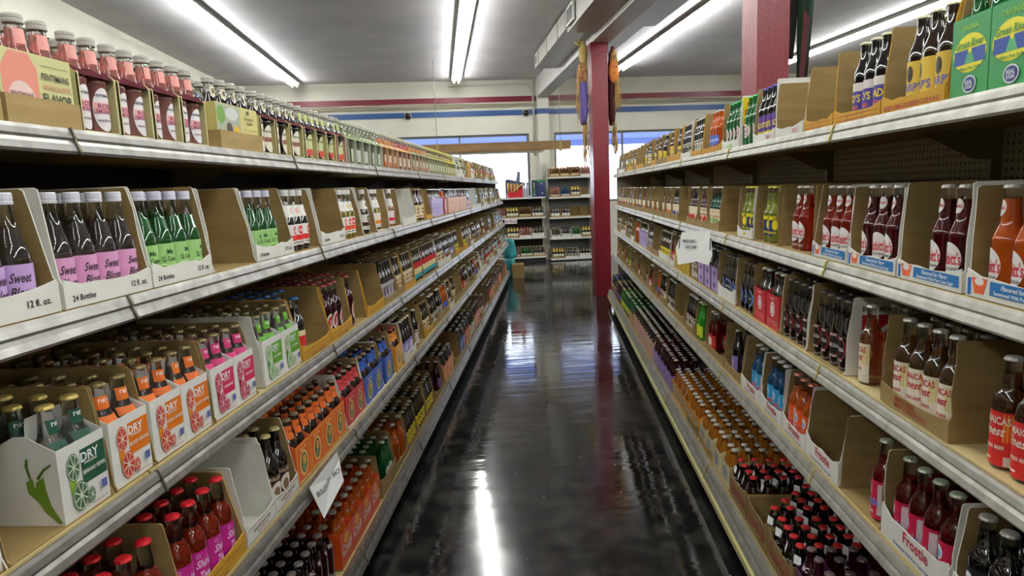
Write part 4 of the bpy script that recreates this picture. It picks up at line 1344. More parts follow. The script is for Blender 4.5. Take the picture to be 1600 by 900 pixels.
def fill(slots, y_from, y_to, keys, styles, w=(0.26, 0.30), lipc=(0.04, 0.06), prs=None, gonep=0.5):
    """ordinary cases one after another"""
    y = y_from
    while y + w[0] <= y_to + 0.01:
        ww = min(random.uniform(*w), y_to - y)
        if y_to - y - ww < w[0]:
            ww = y_to - y if y_to - y < 0.34 else (y_to - y) / 2
        k = random.choice(keys)
        st = random.choice(styles)
        o = {'lip': random.uniform(*lipc)}
        if st == 'Y':
            o['pr'] = pr_lines('8a4a18')
        if k and k.startswith('car:'):
            _, k, ck = k.split(':')
            o['car'] = ck
            st = random.choice(('T', ''))
            o['lip'] = 0.012
        elif k:
            g = {}
            if random.random() < 0.7:
                g[3] = 3
                if random.random() < 0.35:
                    g[2] = 3
            for c in range(3):
                if random.random() < gonep * 0.5:
                    g[c] = random.choice((1, 1, 2, 3))
            o['gone'] = g
        slots.append((y + 0.003, y + ww - 0.003, k, st, o))
        y += ww
    return slots


def arch_carriers(y0, widths, key, endc, topc, n0, bottleword):
    """open-sided carriers whose shoulders fold over the bottles (top shelf facing the pillars)"""
    (x, _, z), rz = shelf_front('L', 4, 0)
    p = ALLP[key]
    dia = 2 * sidew(p['shape']) + 0.002
    ec, tc_ = mat('carton_' + endc, endc, 0.5), mat('carton_matt_' + topc, topc, 0.85, spec=0.15)
    y = y0
    for i, w in enumerate(widths):
        hw = w / 2 - 0.002
        d = 2 * dia + 0.01
        xx = x - 0.026
        r = thing('bottle_carrier', '%s open-sided carrier, %s from near end among the %s, top shelf facing pillars' % ('cream' if endc.startswith('c') or endc.startswith('d') else 'pale', nth(n0 + i), bottleword), 'bottle carrier', (xx, y + w / 2, z), rz, 'open-sided carriers of ' + bottleword)
        for s_ in (-1, 1):
            q = MB()
            a_, b_ = sorted((s_ * hw, s_ * (hw - 0.0015)))
            q.prism([(0, 0), (0.0, 0.132), (0.018, 0.150), (d - 0.018, 0.150), (d, 0.132), (d, 0)], 'x', a_, b_, KRAFT if s_ < 0 else ec, m_lo=ec, m_hi=KRAFT)
            q.prism([(0, 0), (0, 0.135), (0.003, 0.138), (0.003, 0)], 'x', *sorted((s_ * hw, s_ * (hw - 0.006))), ec)
            obj('end_panel', q.mesh('end_panel'), r)
        q = MB()
        q.add([(-hw, 0, 0.132), (hw, 0, 0.132), (hw, 0.022, 0.153), (-hw, 0.022, 0.153), (hw, d - 0.022, 0.153), (-hw, d - 0.022, 0.153), (hw, d, 0.132), (-hw, d, 0.132)], [(0, 1, 2, 3), (3, 2, 4, 5), (5, 4, 6, 7)], tc_)
        obj('shoulder_panel', q.mesh('shoulder_panel'), r)
        q = MB()
        q.box(-hw, hw, 0, 0.001, 0, 0.010, ec)
        q.box(-hw, hw, 0.001, d, 0, 0.001, ec)
        obj('carrier_base', q.mesh('carrier_base'), r)
        for cc in range(2):
            for rr in range(2):
                put_bottle(key, (xx - 0.006 - dia / 2 - rr * dia, y + w / 2 + (cc - 0.5) * (dia + 0.001), z + 0.0012), rz + random.uniform(-0.25, 0.25),
                           '%s, %s in %s row, %s carrier of %s' % (p['desc'], 'near' if cc == 0 else 'far', 'front' if rr == 0 else 'second', nth(n0 + i), bottleword),
                           '%ss, top shelf %s' % (p['name'].replace('_', ' '), SIDEW['L']))
        y += w + 0.003
    return y


# low tray carton with a big printed carrier standing lengthways in it
def long_carrier(y0, y1, key, pf, bg, word, lipw, nb):
    (x, _, z), rz = shelf_front('L', 4, 0)
    p = ALLP[key]
    w = y1 - y0
    hw = w / 2 - 0.002
    dia = 2 * sidew(p['shape']) + 0.002
    d = 2 * dia + 0.012
    xx = x - 0.03
    m = mat('carton_' + bg, bg, 0.5)
    r = thing('bottle_carrier', word + ' carrier standing lengthways in a tan tray, top shelf facing pillars', 'bottle carrier', (xx, (y0 + y1) / 2, z + 0.003), rz, 'lengthways printed carriers')
    q = MB()
    q.prism([(-hw, 0), (hw, 0), (hw, 0.147), (-hw, 0.147)], 'y', 0, 0.0015, m)
    q.prints(pf(hw, 0.147), flat(0))
    obj('front_panel', q.mesh('front_panel'), r)
    for s_ in (-1, 1):
        q = MB()
        q.prism([(0.0015, 0), (0.0015, 0.147), (d, 0.147), (d, 0)], 'x', *sorted((s_ * hw, s_ * (hw - 0.0015))), m)
        obj('end_panel', q.mesh('end_panel'), r)
    q = MB()
    q.box(-hw + 0.002, hw - 0.002, d - 0.0015, d, 0, 0.147, m)
    obj('rear_panel', q.mesh('rear_panel'), r)
    for c in range(nb):
        for rr in range(2):
            put_bottle(key, (xx - 0.004 - dia / 2 - rr * dia, y0 + 0.004 + (w - 0.008) * (c + 0.5) / nb, z + 0.004), rz + random.uniform(-0.3, 0.3),
                       '%s, %s in %s row inside the %s carrier' % (p['desc'], nth(c + 1), 'front' if rr == 0 else 'second', word), '%ss, top shelf %s' % (p['name'].replace('_', ' '), SIDEW['L']))
    t = thing('cardboard_tray', 'low tan tray holding the ' + word + ' carrier, top shelf facing pillars', 'cardboard tray', (x - 0.020, (y0 + y1) / 2, z), rz, 'low tan trays')
    q = MB()
    top = [(-hw - 0.004 + 2 * (hw + 0.004) * i / 5, lipw + random.uniform(-0.002, 0.003)) for i in range(6)]
    q.prism([(-hw - 0.004, 0.0), (hw + 0.004, 0.0)] + top[::-1], 'y', 0, 0.003, KRAFT2)
    obj('front_flap', q.mesh('front_flap'), t)
    q = MB()
    q.box(-hw - 0.004, hw + 0.004, 0.003, d + 0.01, 0, 0.0025, KRAFT2)
    obj('tray_floor', q.mesh('tray_floor'), t)
    q = MB()
    q.box(-hw - 0.004, -hw - 0.0015, 0.003, d + 0.01, 0.0025, lipw, KRAFT2)
    obj('side_flap', q.mesh('side_flap'), t)


# ------------------------------------------------------------------ L top shelf
long_carrier(1.245, 1.445, 'rose', rosep, 'ccc98e', 'pink and cream', 0.062, 3)
y = arch_carriers(1.455, [0.136] * 4, 'rose', 'd2ca96', '4a1420', 1, 'rose lemonade')
stock('L', 4, [(0.90, 1.235, 'rose', 'T', dict(tray=True, lip=0.05, rows=2))])
long_carrier(2.075, 2.37, 'bcola', gardp, 'd0c47c', 'garden-picture', 0.062, 4)
y = arch_carriers(2.385, [0.136] * 3, 'bcola', 'd2c88a', '401418', 1, 'dark botanical cola')
y = arch_carriers(2.815, [0.136] * 3, 'mand', 'd2c88a', '401418', 1, 'dark green-labelled drinks')
y = arch_carriers(3.25, [0.136], 'mand', 'd8b09a', '401418', 4, 'dark green-labelled drinks')
y = arch_carriers(3.42, [0.136] * 5, 'elder', 'c9cfc0', '7c8a5a', 1, 'pale elderflower drinks')
y = arch_carriers(4.13, [0.136] * 3, 'aramb', 'd8b8a0', 'b98a4a', 1, 'amber drinks')
y = arch_carriers(4.56, [0.136] * 3, 'coral', 'd8bfa8', 'c08a3a', 1, 'coral drinks')
y = arch_carriers(5.0, [0.136] * 5, 'aramb', 'c9cfc0', '7c8a5a', 4, 'amber drinks')
y = arch_carriers(5.72, [0.136] * 6, 'lemon', 'c9cfb0', 'a0a85a', 1, 'yellow lemon drinks')
y = arch_carriers(6.58, [0.136] * 5, 'lemon', 'd6d29a', 'c0b83a', 7, 'yellow lemon drinks')
SL = [(7.36, 7.64, 'elder', 'W', dict(inner=WHITEB)), (7.66, 7.92, 'lemon', 'W', {}), (7.94, 8.2, 'elder', 'K', {}), (8.25, 8.6, None, 'Y', dict(lip=0.20, pr=pr_lines('8a5a18'))), (8.63, 8.95, 'redl', 'W', dict(lip=0.05))]
fill(SL, 8.97, 12.3, ['beach', 'crm', None, 'for'], ['K', 'K', 'W', 'K'])
stock('L', 4, SL)

# ------------------------------------------------------------------ L second shelf
SL = [(0.90, 1.212, 'lav', 'W', dict(lip=0.058, pr=pr_oz(), rows=3)),
      (1.222, 1.508, 'pinkb', 'W', dict(lip=0.050, pr=pr_oz(), rows=3)),
      (1.513, 1.792, 'cuc', 'W', dict(lip=0.052, pr=pr_oz(), rows=3)),
      (1.80, 2.07, None, 'W', dict(lip=0.006)),
      (2.075, 2.385, 'cuc', 'W', dict(lip=0.052, pr=pr_oz(), rows=2, gone={3: 3})),
      (2.39, 2.675, 'gusd', 'W', dict(lip=0.006, gone={3: 3})),
      (2.69, 3.005, None, 'W', dict(lip=0.055, pr=pr_oz('12 Bottles'))),
      (3.01, 3.31, 'gusy', 'W', dict(lip=0.006, gone={3: 3})),
      (3.315, 3.57, 'gusb', 'W', dict(lip=0.006, cols=3, gone={0: 1, 2: 1})),
      (3.575, 3.86, 'guso', 'W', dict(lip=0.012, gone={2: 1, 3: 1})),
      (3.87, 4.16, 'gusp', 'W', dict(lip=0.012, cols=3, gone={0: 1, 2: 2})),
      (4.2, 4.62, None, 'W', dict(lip=0.05, inner=WHITEB)),
      (4.65, 4.98, 'crm', 'K', dict(lip=0.012, gone={0: 1, 2: 2})),
      (5.0, 5.25, None, 'Y', dict(lip=0.04, pr=pr_lines('7a5a18'))),
      (5.27, 5.82, 'dkb', 'T', dict(car='ovp', lip=0.012, tray=True)),
      (5.84, 6.1, 'crush', 'T', dict(car='ovm', lip=0.012, tray=True)), (6.12, 6.85, 'dkb', 'T', dict(car='ovo', lip=0.012, tray=True)),
      (6.87, 7.4, 'dkr', 'T', dict(car='ovo', lip=0.012, tray=True)),
      (7.42, 7.9, 'bwl', 'T', dict(car='mix', lip=0.012, tray=True)),
      (7.93, 8.3, None, 'W', dict(lip=0.04, inner=WHITEB)),
      (8.32, 8.6, 'frob', 'W', {})]
fill(SL, 8.62, 12.3, ['clrs', None, 'crm', 'bwl', 'grn'], ['K', 'W', 'K'])
stock('L', 3, SL)

# ------------------------------------------------------------------ L third shelf
SL = [(0.70, 0.985, 'dryr', 'W', dict(lip=0.006, car='dryr')),
      (0.99, 1.262, 'dryg', 'K', dict(lip=0.006, car='dryg', carfrom=1, pepper=True, rows=6)),
      (1.270, 1.410, 'dryo', 'K', dict(lip=0.006, car='dryo', rows=4)),
      (1.415, 1.680, 'dryo', 'K', dict(lip=0.006, car='dryo', rows=6)),
      (1.690, 1.955, 'dryp', 'K', dict(lip=0.006, car='dryp', rows=6)),
      (2.015, 2.325, 'dryc', 'W', dict(lip=0.006, car='dryc', rows=6)),
      (2.335, 2.650, 'bluecap', 'Y', dict(lip=0.052, pr=pr_lines('8a4a18', 'DESERT CREME - GOOSEBERRY'), gone={1: 2, 2: 2, 3: 2})),
      (2.655, 2.945, 'js', 'Y', dict(lip=0.055, pr=pr_lines('8a4a18', 'DESERT CREME - GOOSEBERRY'), gone={3: 1})),
      (2.95, 3.20, 'js', 'Y', dict(lip=0.006, gone={1: 2, 2: 1})),
      (3.21, 3.54, None, 'Y', dict(lip=0.05, pr=pr_lines('8a4a18'))),
      (3.55, 3.86, 'whl', 'K', dict(lip=0.04)),
      (3.87, 4.06, 'crm', 'K', dict(lip=0.05)),
      (4.07, 4.38, 'crm', 'Y', dict(lip=0.045, pr=pr_lines('8a4a18'))),
      (4.40, 4.70, 'beach', 'K', dict(lip=0.012)),
      (4.71, 5.28, 'beach', 'K', dict(lip=0.012)),
      (5.30, 5.62, 'crm', 'W', dict(lip=0.05)),
      (5.64, 5.95, 'frok', 'W', dict(lip=0.05)),
      (5.97, 6.25, 'viol', 'K', {}),
      (6.27, 6.55, 'yelll', 'Y', dict(pr=pr_lines('8a4a18'))),
      (6.57, 6.85, None, 'Y', dict(pr=pr_lines('8a4a18'))),
      (6.87, 7.15, 'yelll', 'Y', dict(pr=pr_lines('8a4a18')))]
fill(SL, 7.17, 10.9, ['crm', None, 'grn', 'redl', 'whl', 'viol', 'bwl'], ['K', 'K', 'K', 'W'])
fill(SL, 10.9, 12.3, ['frob', 'gusb', 'redl'], ['W', 'K'])
stock('L', 2, SL)

# ------------------------------------------------------------------ L fourth shelf
SL = [(0.80, 1.10, 'dkg', 'Y', dict(lip=0.05)),
      (1.105, 1.365, 'shir', 'K', dict(lip=0.06)),
      (1.37, 1.665, 'shir', 'Y', dict(lip=0.055, pr=pr_lines('9a6a18', 'SPARKLING SODA'))),
      (1.675, 1.865, None, 'W', dict(lip=0.055, pr=pr_bull, inner=WHITEB, rows=5, h=0.235)),
      (1.87, 2.05, 'bull', 'W', dict(lip=0.055, pr=pr_bull, h=0.245, cols=2)),
      (2.055, 2.585, 'gbo', 'T', dict(car='gbo', lip=0.008, tray=True, rows=6, cd=2)),
      (2.60, 2.875, 'gbr', 'W', dict(car='gbr', lip=0.008, rows=6, inner=KRAFT)),
      (2.885, 3.20, 'gbb', 'W', dict(car='gbb', lip=0.008, rows=6)),
      (3.205, 3.45, 'gbb', 'W', dict(car='gbb', lip=0.008, rows=4, carfrom=0)),
      (3.46, 3.66, 'gbg', 'K', dict(car='gbg', lip=0.008, rows=4)),
      (3.68, 4.0, 'viol', 'W', dict(lip=0.05, pr=pr_text(('ROOT BEER', 0, 0.5, 0.012, '555555')))),
      (4.02, 4.3, 'bwl', 'K', dict(lip=0.012, cols=2, gone={1: 1}))]
fill(SL, 4.32, 5.1, ['crm', 'bwl'], ['Y', 'K'])
fill(SL, 5.1, 8.0, ['crm', 'redl', 'whl', 'kola', None, 'bull'], ['K', 'K', 'W'])
fill(SL, 8.0, 12.3, ['redl', 'crm', 'beach', 'redl', 'frob'], ['W', 'K'])
stock('L', 1, SL)

# ------------------------------------------------------------------ L bottom shelf
SL = [(1.32, 1.62, 'dredc', 'K', dict(lip=0.05)), (1.63, 1.93, 'dredc', 'K', dict(lip=0.05)), (1.94, 2.42, 'dredc', '', dict(rows=6, cols=7)),
      (2.43, 3.04, 'crush', 'T', dict(car='crush', lip=0.004, tray=True, rows=6, cd=3)),
      (3.06, 3.36, 'grn', 'K', dict(lip=0.09, h=0.225, cut=0.03, gone={1: 1, 0: 1})),
      (3.37, 3.66, 'crush', 'K', dict(lip=0.05, gone={0: 1, 2: 1})),
      (3.67, 3.95, 'yelll', 'K', dict(lip=0.04)), (3.96, 4.25, 'yelll', 'K', dict(lip=0.03)), (4.27, 4.56, 'yelll', 'K', dict(lip=0.02)),
      (4.58, 5.0, 'dkr', 'K', dict(lip=0.05, cols=3, gone={0: 3, 1: 2})), (5.02, 5.5, 'dkb', 'T', dict(car='peachc', lip=0.012, tray=True)), (5.52, 5.9, None, 'K', {}),
      (5.92, 6.3, 'dkb', 'T', dict(car='gbb', lip=0.012, tray=True)), (6.32, 6.7, 'dkb', 'T', dict(car='gbo', lip=0.012, tray=True)), (6.72, 7.1, 'dkb', 'T', dict(car='cream', lip=0.012, tray=True))]
fill(SL, 7.12, 12.3, ['redl', 'car:dkr:peachc', 'crm', 'car:dkb:ovr', 'beach', None], ['K', 'K', 'W'])
stock('L', 0, SL)

# ------------------------------------------------------------------ R top shelf
SL = [(1.335, 1.605, 'river', 'K', dict(car='river', lip=0.006, rows=2)), (1.05, 1.33, 'river', 'K', dict(car='river', lip=0.006, rows=2)),
      (1.612, 1.905, 'sars', 'Y', dict(lip=0.042, pr=pr_text(('DESERT CREME-GOOSEBERRY-COCK N BULL', 0, 0.42, 0.012, 'a03028')), h=0.225, gone={3: 2})),
      (1.912, 2.215, 'dads', 'Y', dict(lip=0.040, pr=pr_lines('a03028', 'DESERT CREME-GOOSEBERRY'), h=0.23, gone={3: 2})),
      (2.222, 2.465, None, 'Y', dict(lip=0.040, pr=pr_lines('a03028', 'DESERT CREME'), h=0.225)),
      (2.475, 2.775, None, 'W', dict(lip=0.042, pr=pr_text(('DAD S', 0.5, 0.5, 0.016, 'b83a3a')), h=0.215)),
      (2.785, 3.07, 'dadp', 'W', dict(lip=0.042, pr=pr_text(('DAD S', 0.5, 0.5, 0.016, 'b83a3a')))),
      (3.08, 3.29, 'gale', '', dict(cols=3)),
      (3.30, 3.62, 'gale', 'W', dict(lip=0.05, pr=pr_text(('since 1866', 0, 0.4, 0.016, '8ac83a')), inner=KRAFT, sp=sp_yel)),
      (3.63, 4.08, 'kola', 'Y', dict(lip=0.042, pr=pr_lines('a03028'), cols=3, gone={1: 0})),
      (4.1, 4.4, 'bwl', 'Y', dict(lip=0.042, pr=pr_lines('a03028'))),
      (4.42, 4.75, 'bwl', 'W', {})]
fill(SL, 4.77, 8.4, ['crm', None, 'yelll', 'bwl', None, 'sars'], ['K', 'Y', 'K', 'Y'])
fill(SL, 8.4, 9.42, ['blun', 'bwl'], ['W'])
stock('R', 4, SL)

# ------------------------------------------------------------------ R second shelf
SL = [(0.925, 1.195, 'neso', 'W', dict(lip=0.05, pr=pr_nes, rows=2)), (1.205, 1.475, 'neso', 'W', dict(lip=0.05, pr=pr_nes, gone={3: 2}, rows=2)),
      (1.490, 1.765, 'ness', 'W', dict(lip=0.046, pr=pr_nes, rows=2, gone={2: 2, 3: 2})),
      (1.775, 2.055, 'ness', 'W', dict(lip=0.046, pr=pr_nes, rows=2)),
      (2.065, 2.335, 'nesp', 'W', dict(lip=0.046, pr=pr_nes, rows=2)),
      (2.345, 2.69, 'nesp', 'K', dict(lip=0.004, cols=2, gone={})),
      (2.70, 3.02, 'lemy', 'K', dict(lip=0.004, cols=2)),
      (3.03, 3.27, 'lemy', 'W', dict(lip=0.045, cols=3, pr=pr_text(('LEMMY', 0, 0.5, 0.014, 'e8e03a')))),
      (3.28, 3.62, None, 'K', dict(lip=0.006)),
      (3.63, 3.92, 'fap', 'K', dict(lip=0.045)),
      (3.93, 4.20, 'fch', 'K', dict(lip=0.045)),
      (4.21, 4.50, 'fch', 'K', dict(lip=0.045)),
      (4.52, 4.80, None, 'K', dict(lip=0.01)),
      (4.81, 5.10, 'fbl', 'K', dict(lip=0.045)),
      (5.12, 5.40, 'for', 'K', dict(lip=0.045))]
fill(SL, 5.42, 9.42, ['fch', 'fbl', 'for', 'for'], ['K'], lipc=(0.045, 0.05), gonep=0.2)
stock('R', 3, SL)

# ------------------------------------------------------------------ R third shelf
SL = [(0.95, 1.435, 'jamr', '', dict(cols=6, rows=4)),
      (1.485, 1.80, 'jamc', 'K', dict(lip=0.05, pr=pr_text(('BIRCH BEER', -0.2, 0.66, 0.013, '9a3a2a'), ('MINT GINGER ALE', -0.05, 0.36, 0.013, '9a3a2a')), rows=4)),
      (1.83, 2.02, 'jamc', '', dict(cols=2, rows=4, gone={0: 1})),
      (2.03, 2.34, 'boy', 'W', dict(lip=0.006, cols=4, sp=sp_red, inner=KRAFT)),
      (2.35, 2.62, 'boy', 'W', dict(lip=0.006, cols=4, sp=sp_red, inner=KRAFT)),
      (2.63, 2.97, 'dkb', 'K', dict(lip=0.006, car='ovr', rows=4)),
      (2.98, 3.25, 'ring', 'K', dict(lip=0.006, cols=3)),
      (3.26, 3.60, 'ring', 'W', dict(lip=0.07, cols=4)),
      (3.61, 4.12, 'dkb', 'K', dict(lip=0.006, car='dip', rows=4)),
      (4.13, 4.36, 'bwl', 'K', dict(lip=0.006, cols=3)),
      (4.37, 4.90, 'dkr', 'K', dict(lip=0.006, car='mus', rows=4)),
      (4.92, 5.1, 'redl', 'W', {}), (5.12, 5.6, 'yelll', 'W', dict(lip=0.06, gone={})), (5.62, 5.95, None, 'K', {}), (5.97, 6.3, 'whl', 'K', {}), (6.32, 6.9, 'viol', 'W', dict(car='ovp', lip=0.008)), (6.92, 7.3, 'crush', 'K', dict(lip=0.012))]
fill(SL, 7.32, 9.42, ['crm', 'bwl', None, 'whl'], ['K', 'K', 'W'])
stock('R', 2, SL)

# ------------------------------------------------------------------ R fourth shelf
SL = [(1.0, 1.425, 'frok', 'W', dict(lip=0.075, pr=pr_fro, rows=5, inner=KRAFT)),
      (1.435, 1.745, 'froc', 'W', dict(lip=0.080, pr=pr_fro, rows=5, inner=KRAFT)),
      (1.755, 2.015, 'froc', 'K', dict(lip=0.004, cols=3, gone={0: 0, 1: 4, 2: 4}, noside=False, rows=4)),
      (2.02, 2.29, None, 'W', dict(lip=0.075, pr=pr_fro, inner=KRAFT)),
      (2.295, 2.53, 'froo', 'W', dict(lip=0.06, pr=pr_fro, inner=KRAFT, cols=3)),
      (2.535, 2.80, 'frob', 'W', dict(lip=0.06, pr=pr_fro, inner=KRAFT, cols=3)),
      (2.81, 3.10, 'frob', 'W', dict(lip=0.06, pr=pr_fro, inner=KRAFT, cols=3, gone={2: 1})),
      (3.11, 3.40, 'viol', 'K', dict(lip=0.055, gone={0: 1, 1: 1, 3: 1})),
      (3.42, 3.85, 'redl', 'K', dict(lip=0.05, gone={0: 3, 1: 3, 2: 3, 3: 1})),
      (3.87, 4.15, 'limb', 'K', dict(lip=0.01, gone={0: 1, 1: 1})),
      (4.17, 4.48, 'bwl', 'K', dict(lip=0.05)),
      (4.50, 4.85, None, 'K', dict(lip=0.06)),
      (4.87, 5.2, 'bwl', 'K', dict(lip=0.012)), (5.22, 5.55, 'bwl', 'K', dict(lip=0.06, gone={0: 1, 1: 2})), (5.57, 5.95, 'kola', 'K', dict(lip=0.012, cols=3, gone={1: 2, 2: 3}))]
fill(SL, 5.97, 9.42, ['crm', 'bwl', None, 'whl', 'limb', 'redl'], ['K', 'K'])
stock('R', 1, SL)

# ------------------------------------------------------------------ R bottom shelf
SL = [(1.45, 2.20, 'ibc', 'T', dict(car='ibc', lip=0.06, tray=True, rows=8, cd=2, pr=pr_text(('MIX', 0.7, 0.5, 0.04, 'a02a68')))),
      (2.21, 2.48, 'coke', 'K', dict(tray=True, lip=0.125, pr=pr_coke, rows=7, gone={3: 0})),
      (2.49, 2.76, 'coke', 'K', dict(tray=True, lip=0.125, pr=pr_coke, rows=7, gone={3: 3, 2: 2, 1: 1})),
      (2.77, 3.04, 'coke', 'K', dict(tray=True, lip=0.125, pr=pr_coke, rows=7)),
      (3.06, 3.42, 'sun', 'T', dict(car='cream', lip=0.008, tray=True, rows=6, cd=3)),
      (3.43, 3.72, 'sun', 'T', dict(car='cream', lip=0.05, tray=True, rows=6, cd=3)),
      (3.76, 4.05, 'sunb', 'K', dict(car='gold', lip=0.06, tray=True, rows=6, cd=3)),
      (4.07, 4.6, 'sunb', 'T', dict(car='gold', lip=0.008, tray=True, rows=6, cd=3)),
      (4.62, 5.2, 'dkr', 'T', dict(car='lilac', lip=0.008, tray=True, rows=6, cd=2)),
      (5.22, 5.5, 'dkr', 'T', dict(car='lilac', lip=0.008, tray=True, rows=6, cd=2)),
      (5.52, 6.9, 'dkb', 'T', dict(car='ovo', lip=0.008, tray=True, rows=6, cd=2)),
      (6.92, 7.3, 'dkg', 'T', dict(car='gold', lip=0.008, tray=True, rows=6, cd=2)),
      (7.32, 7.9, 'dkg', 'T', dict(lip=0.02, tray=True, rows=6)),
      (7.92, 8.2, 'limb', 'T', dict(lip=0.02, tray=True, rows=4)),
      (8.22, 8.8, 'dkr', 'T', dict(lip=0.02, tray=True, rows=4)),
      (8.82, 9.4, 'bluecap', 'K', dict(lip=0.05, rows=4))]
stock('R', 0, SL)

# ================================================================== FAR WALL SHELVING
FB = 15.0        # front of the two bays, in the building's depth
far = [('left', 0.2, 2.36, [0.135, 0.575, 1.03, 1.48], 0), ('right', 2.46, 3.46, [0.06, 0.53, 1.0, 1.455, 1.905], 1)]
for nm, a0, a1, zs, idx in far:
    which = 'beside the pilaster, window side' if idx == 0 else 'behind the red column'
    r = thing('store_rack', 'white-edged store rack against the back wall, ' + ('wider of two' if idx == 0 else 'narrower of two'), 'shelving', B(a0, FB, 0), PSI)
    w = a1 - a0
    q = MB()
    q.box(0, w, 0.40, 0.42, 0, zs[-1] + (0.42 if idx == 0 else 0.05) - (0.42 if idx == 0 else 0), BROWNP if idx == 0 else mat('far_back_grey', '6e6e6c', 0.6))
    obj('back_panel', q.mesh('back_panel'), r)
    for xx in (0.0, w - 0.03):
        q = MB()
        q.box(xx - 0.0, xx + 0.03, 0.02, 0.40, 0.0, zs[-1] - 0.03, FRAMEW) if idx and xx > 0 else q.box(xx, xx + 0.03, 0.34, 0.40, 0, 2.25, FRAMEW)
        obj('upright', q.mesh('upright'), r)
    for z in zs:
        q = MB()
        q.box(0.0, w, 0.0, 0.40, z - 0.035, z, FRAMEW)
        s_ = obj('shelf', q.mesh('shelf'), r)
    q = MB()
    q.box(0.02, w - 0.02, 0.03, 0.04, 0, max(zs[0] - 0.04, 0.02), mat('kick_black', '0c0b0a', 0.4))
    obj('kick_plate', q.mesh('kick_plate'), r)


def far_case(a, w, z, key, style, wl, n, lip=0.035, hgt=None):
    outer = STY[style][0]
    loc = B(a + w / 2, FB + 0.02, z)
    hh = hgt or (0.2 if style != 'K' else 0.22)
    r = thing('cardboard_case', 'small %s case, %s on the %s' % (STY[style][1], nth(n), wl), 'cardboard case', loc, PSI, 'small cases on the back wall')
    hw = w / 2 - 0.002
    q = MB()
    q.box(-hw, hw, 0.0, 0.3, 0, 0.003, outer)
    for s_ in (-1, 1):
        q.prism([(0, 0.003), (0, lip), (0.05, hh), (0.3, hh), (0.3, 0.003)], 'x', *sorted((s_ * hw, s_ * (hw - 0.004))), outer)
    q.box(-hw + 0.004, hw - 0.004, 0.296, 0.3, 0.003, hh, KRAFT)
    obj('case_body', q.mesh('case_body'), r)
    q = MB()
    q.box(-hw, hw, -0.003, 0.0, 0, lip, outer)
    obj('front_flap', q.mesh('front_flap'), r)
    if key:
        p = ALLP[key]
        dia = 0.066
        nc = int((w - 0.01) / dia)
        for c in range(nc):
            for rr in range(2):
                aa = a + w / 2 + (c - (nc - 1) / 2) * dia
                put_bottle(key, B(aa, FB + 0.06 + rr * dia, z + 0.004), PSI + random.uniform(-0.3, 0.3),
                           '%s, %s in %s row, %s case, %s' % (p['desc'], nth(c + 1), 'front' if rr == 0 else 'second', nth(n), wl.replace('the ', '')), '%ss on the back wall' % p['name'].replace('_', ' '))


rows_far = [
    (0, 3, 'top shelf of the wider rack', []),
    (0, 2, 'third shelf of the wider rack', [('gldt', 'K'), ('ambs', 'K'), ('wine', 'K')]),
    (0, 1, 'second shelf of the wider rack', [('clrs', 'T'), ('gldt', 'T'), ('pnk', 'W'), ('wine', 'W')]),
    (0, 0, 'bottom shelf of the wider rack', [('pnk', 'K'), ('grns', 'K'), ('clrs', 'T')]),
    (1, 4, 'top shelf of the narrower rack', [('ambs', 'T'), ('ambs', 'T'), ('ambs', 'K'), ('pnk', 'W')]),
    (1, 3, 'fourth shelf of the narrower rack', [('pnk', 'T'), ('blun', 'T'), ('gldt', 'T'), (None, 'W')]),
    (1, 2, 'third shelf of the narrower rack', [('wine', 'T'), ('wine', 'T'), (None, 'K'), (None, 'K')]),
    (1, 1, 'second shelf of the narrower rack', [('clrs', 'W'), ('wine', 'W'), ('grns', 'W'), ('gldt', 'K')]),
    (1, 0, 'bottom shelf of the narrower rack', [('gldt', 'K'), ('bwl', 'W'), ('wine', 'W')]),
]
for idx, lv, wl, items in rows_far:
    nm, a0, a1, zs, _ = far[idx]
    if idx == 0:
        start, wd = 1.2, 0.285
        for n, (k, st) in enumerate(([('pnk', 'K')] + items)[-4:] if len(items) == 3 else items, 1):
            far_case(1.18 + (n - 1) * 0.288, 0.28, zs[lv], k, st, wl, n)
    else:
        m = len(items)
        wd = (a1 - a0 - 0.06) / m
        for n, (k, st) in enumerate(items, 1):
            far_case(a0 + 0.02 + (n - 1) * wd, wd - 0.006, zs[lv], k, st, wl, n)

# gift boxes and loose things on the upper shelf of the wider bay
z = far[0][3][3]
r = thing('gift_crate', 'red and yellow slatted gift crate on the back wall shelf', 'crate', B(1.52, FB + 0.03, z), PSI)
q = MB()
q.prism([(0, 0), (0.33, 0), (0.33, 0.24), (0.24, 0.14), (0.14, 0.16), (0.0, 0.09)], 'y', 0, 0.22, mat('crate_red', 'c3202c', 0.5))
obj('crate_body', q.mesh('crate_body'), r)
for k in range(4):
    q = MB()
    q.tube([(0.02 + 0.07 * k, 0.05, 0.09), (0.02 + 0.07 * k, 0.05, 0.33 - 0.01 * k)], 0.025, mat('crate_gold', 'c69a3a', 0.4), 8)
    obj('roll', q.mesh('roll'), r)
q = MB()
q.tube([(0.11, -0.02, 0.12), (0.32, -0.02, 0.30)], 0.012, mat('stick_pale', 'dcc890', 0.5), 6)
obj('stick', q.mesh('stick'), r)
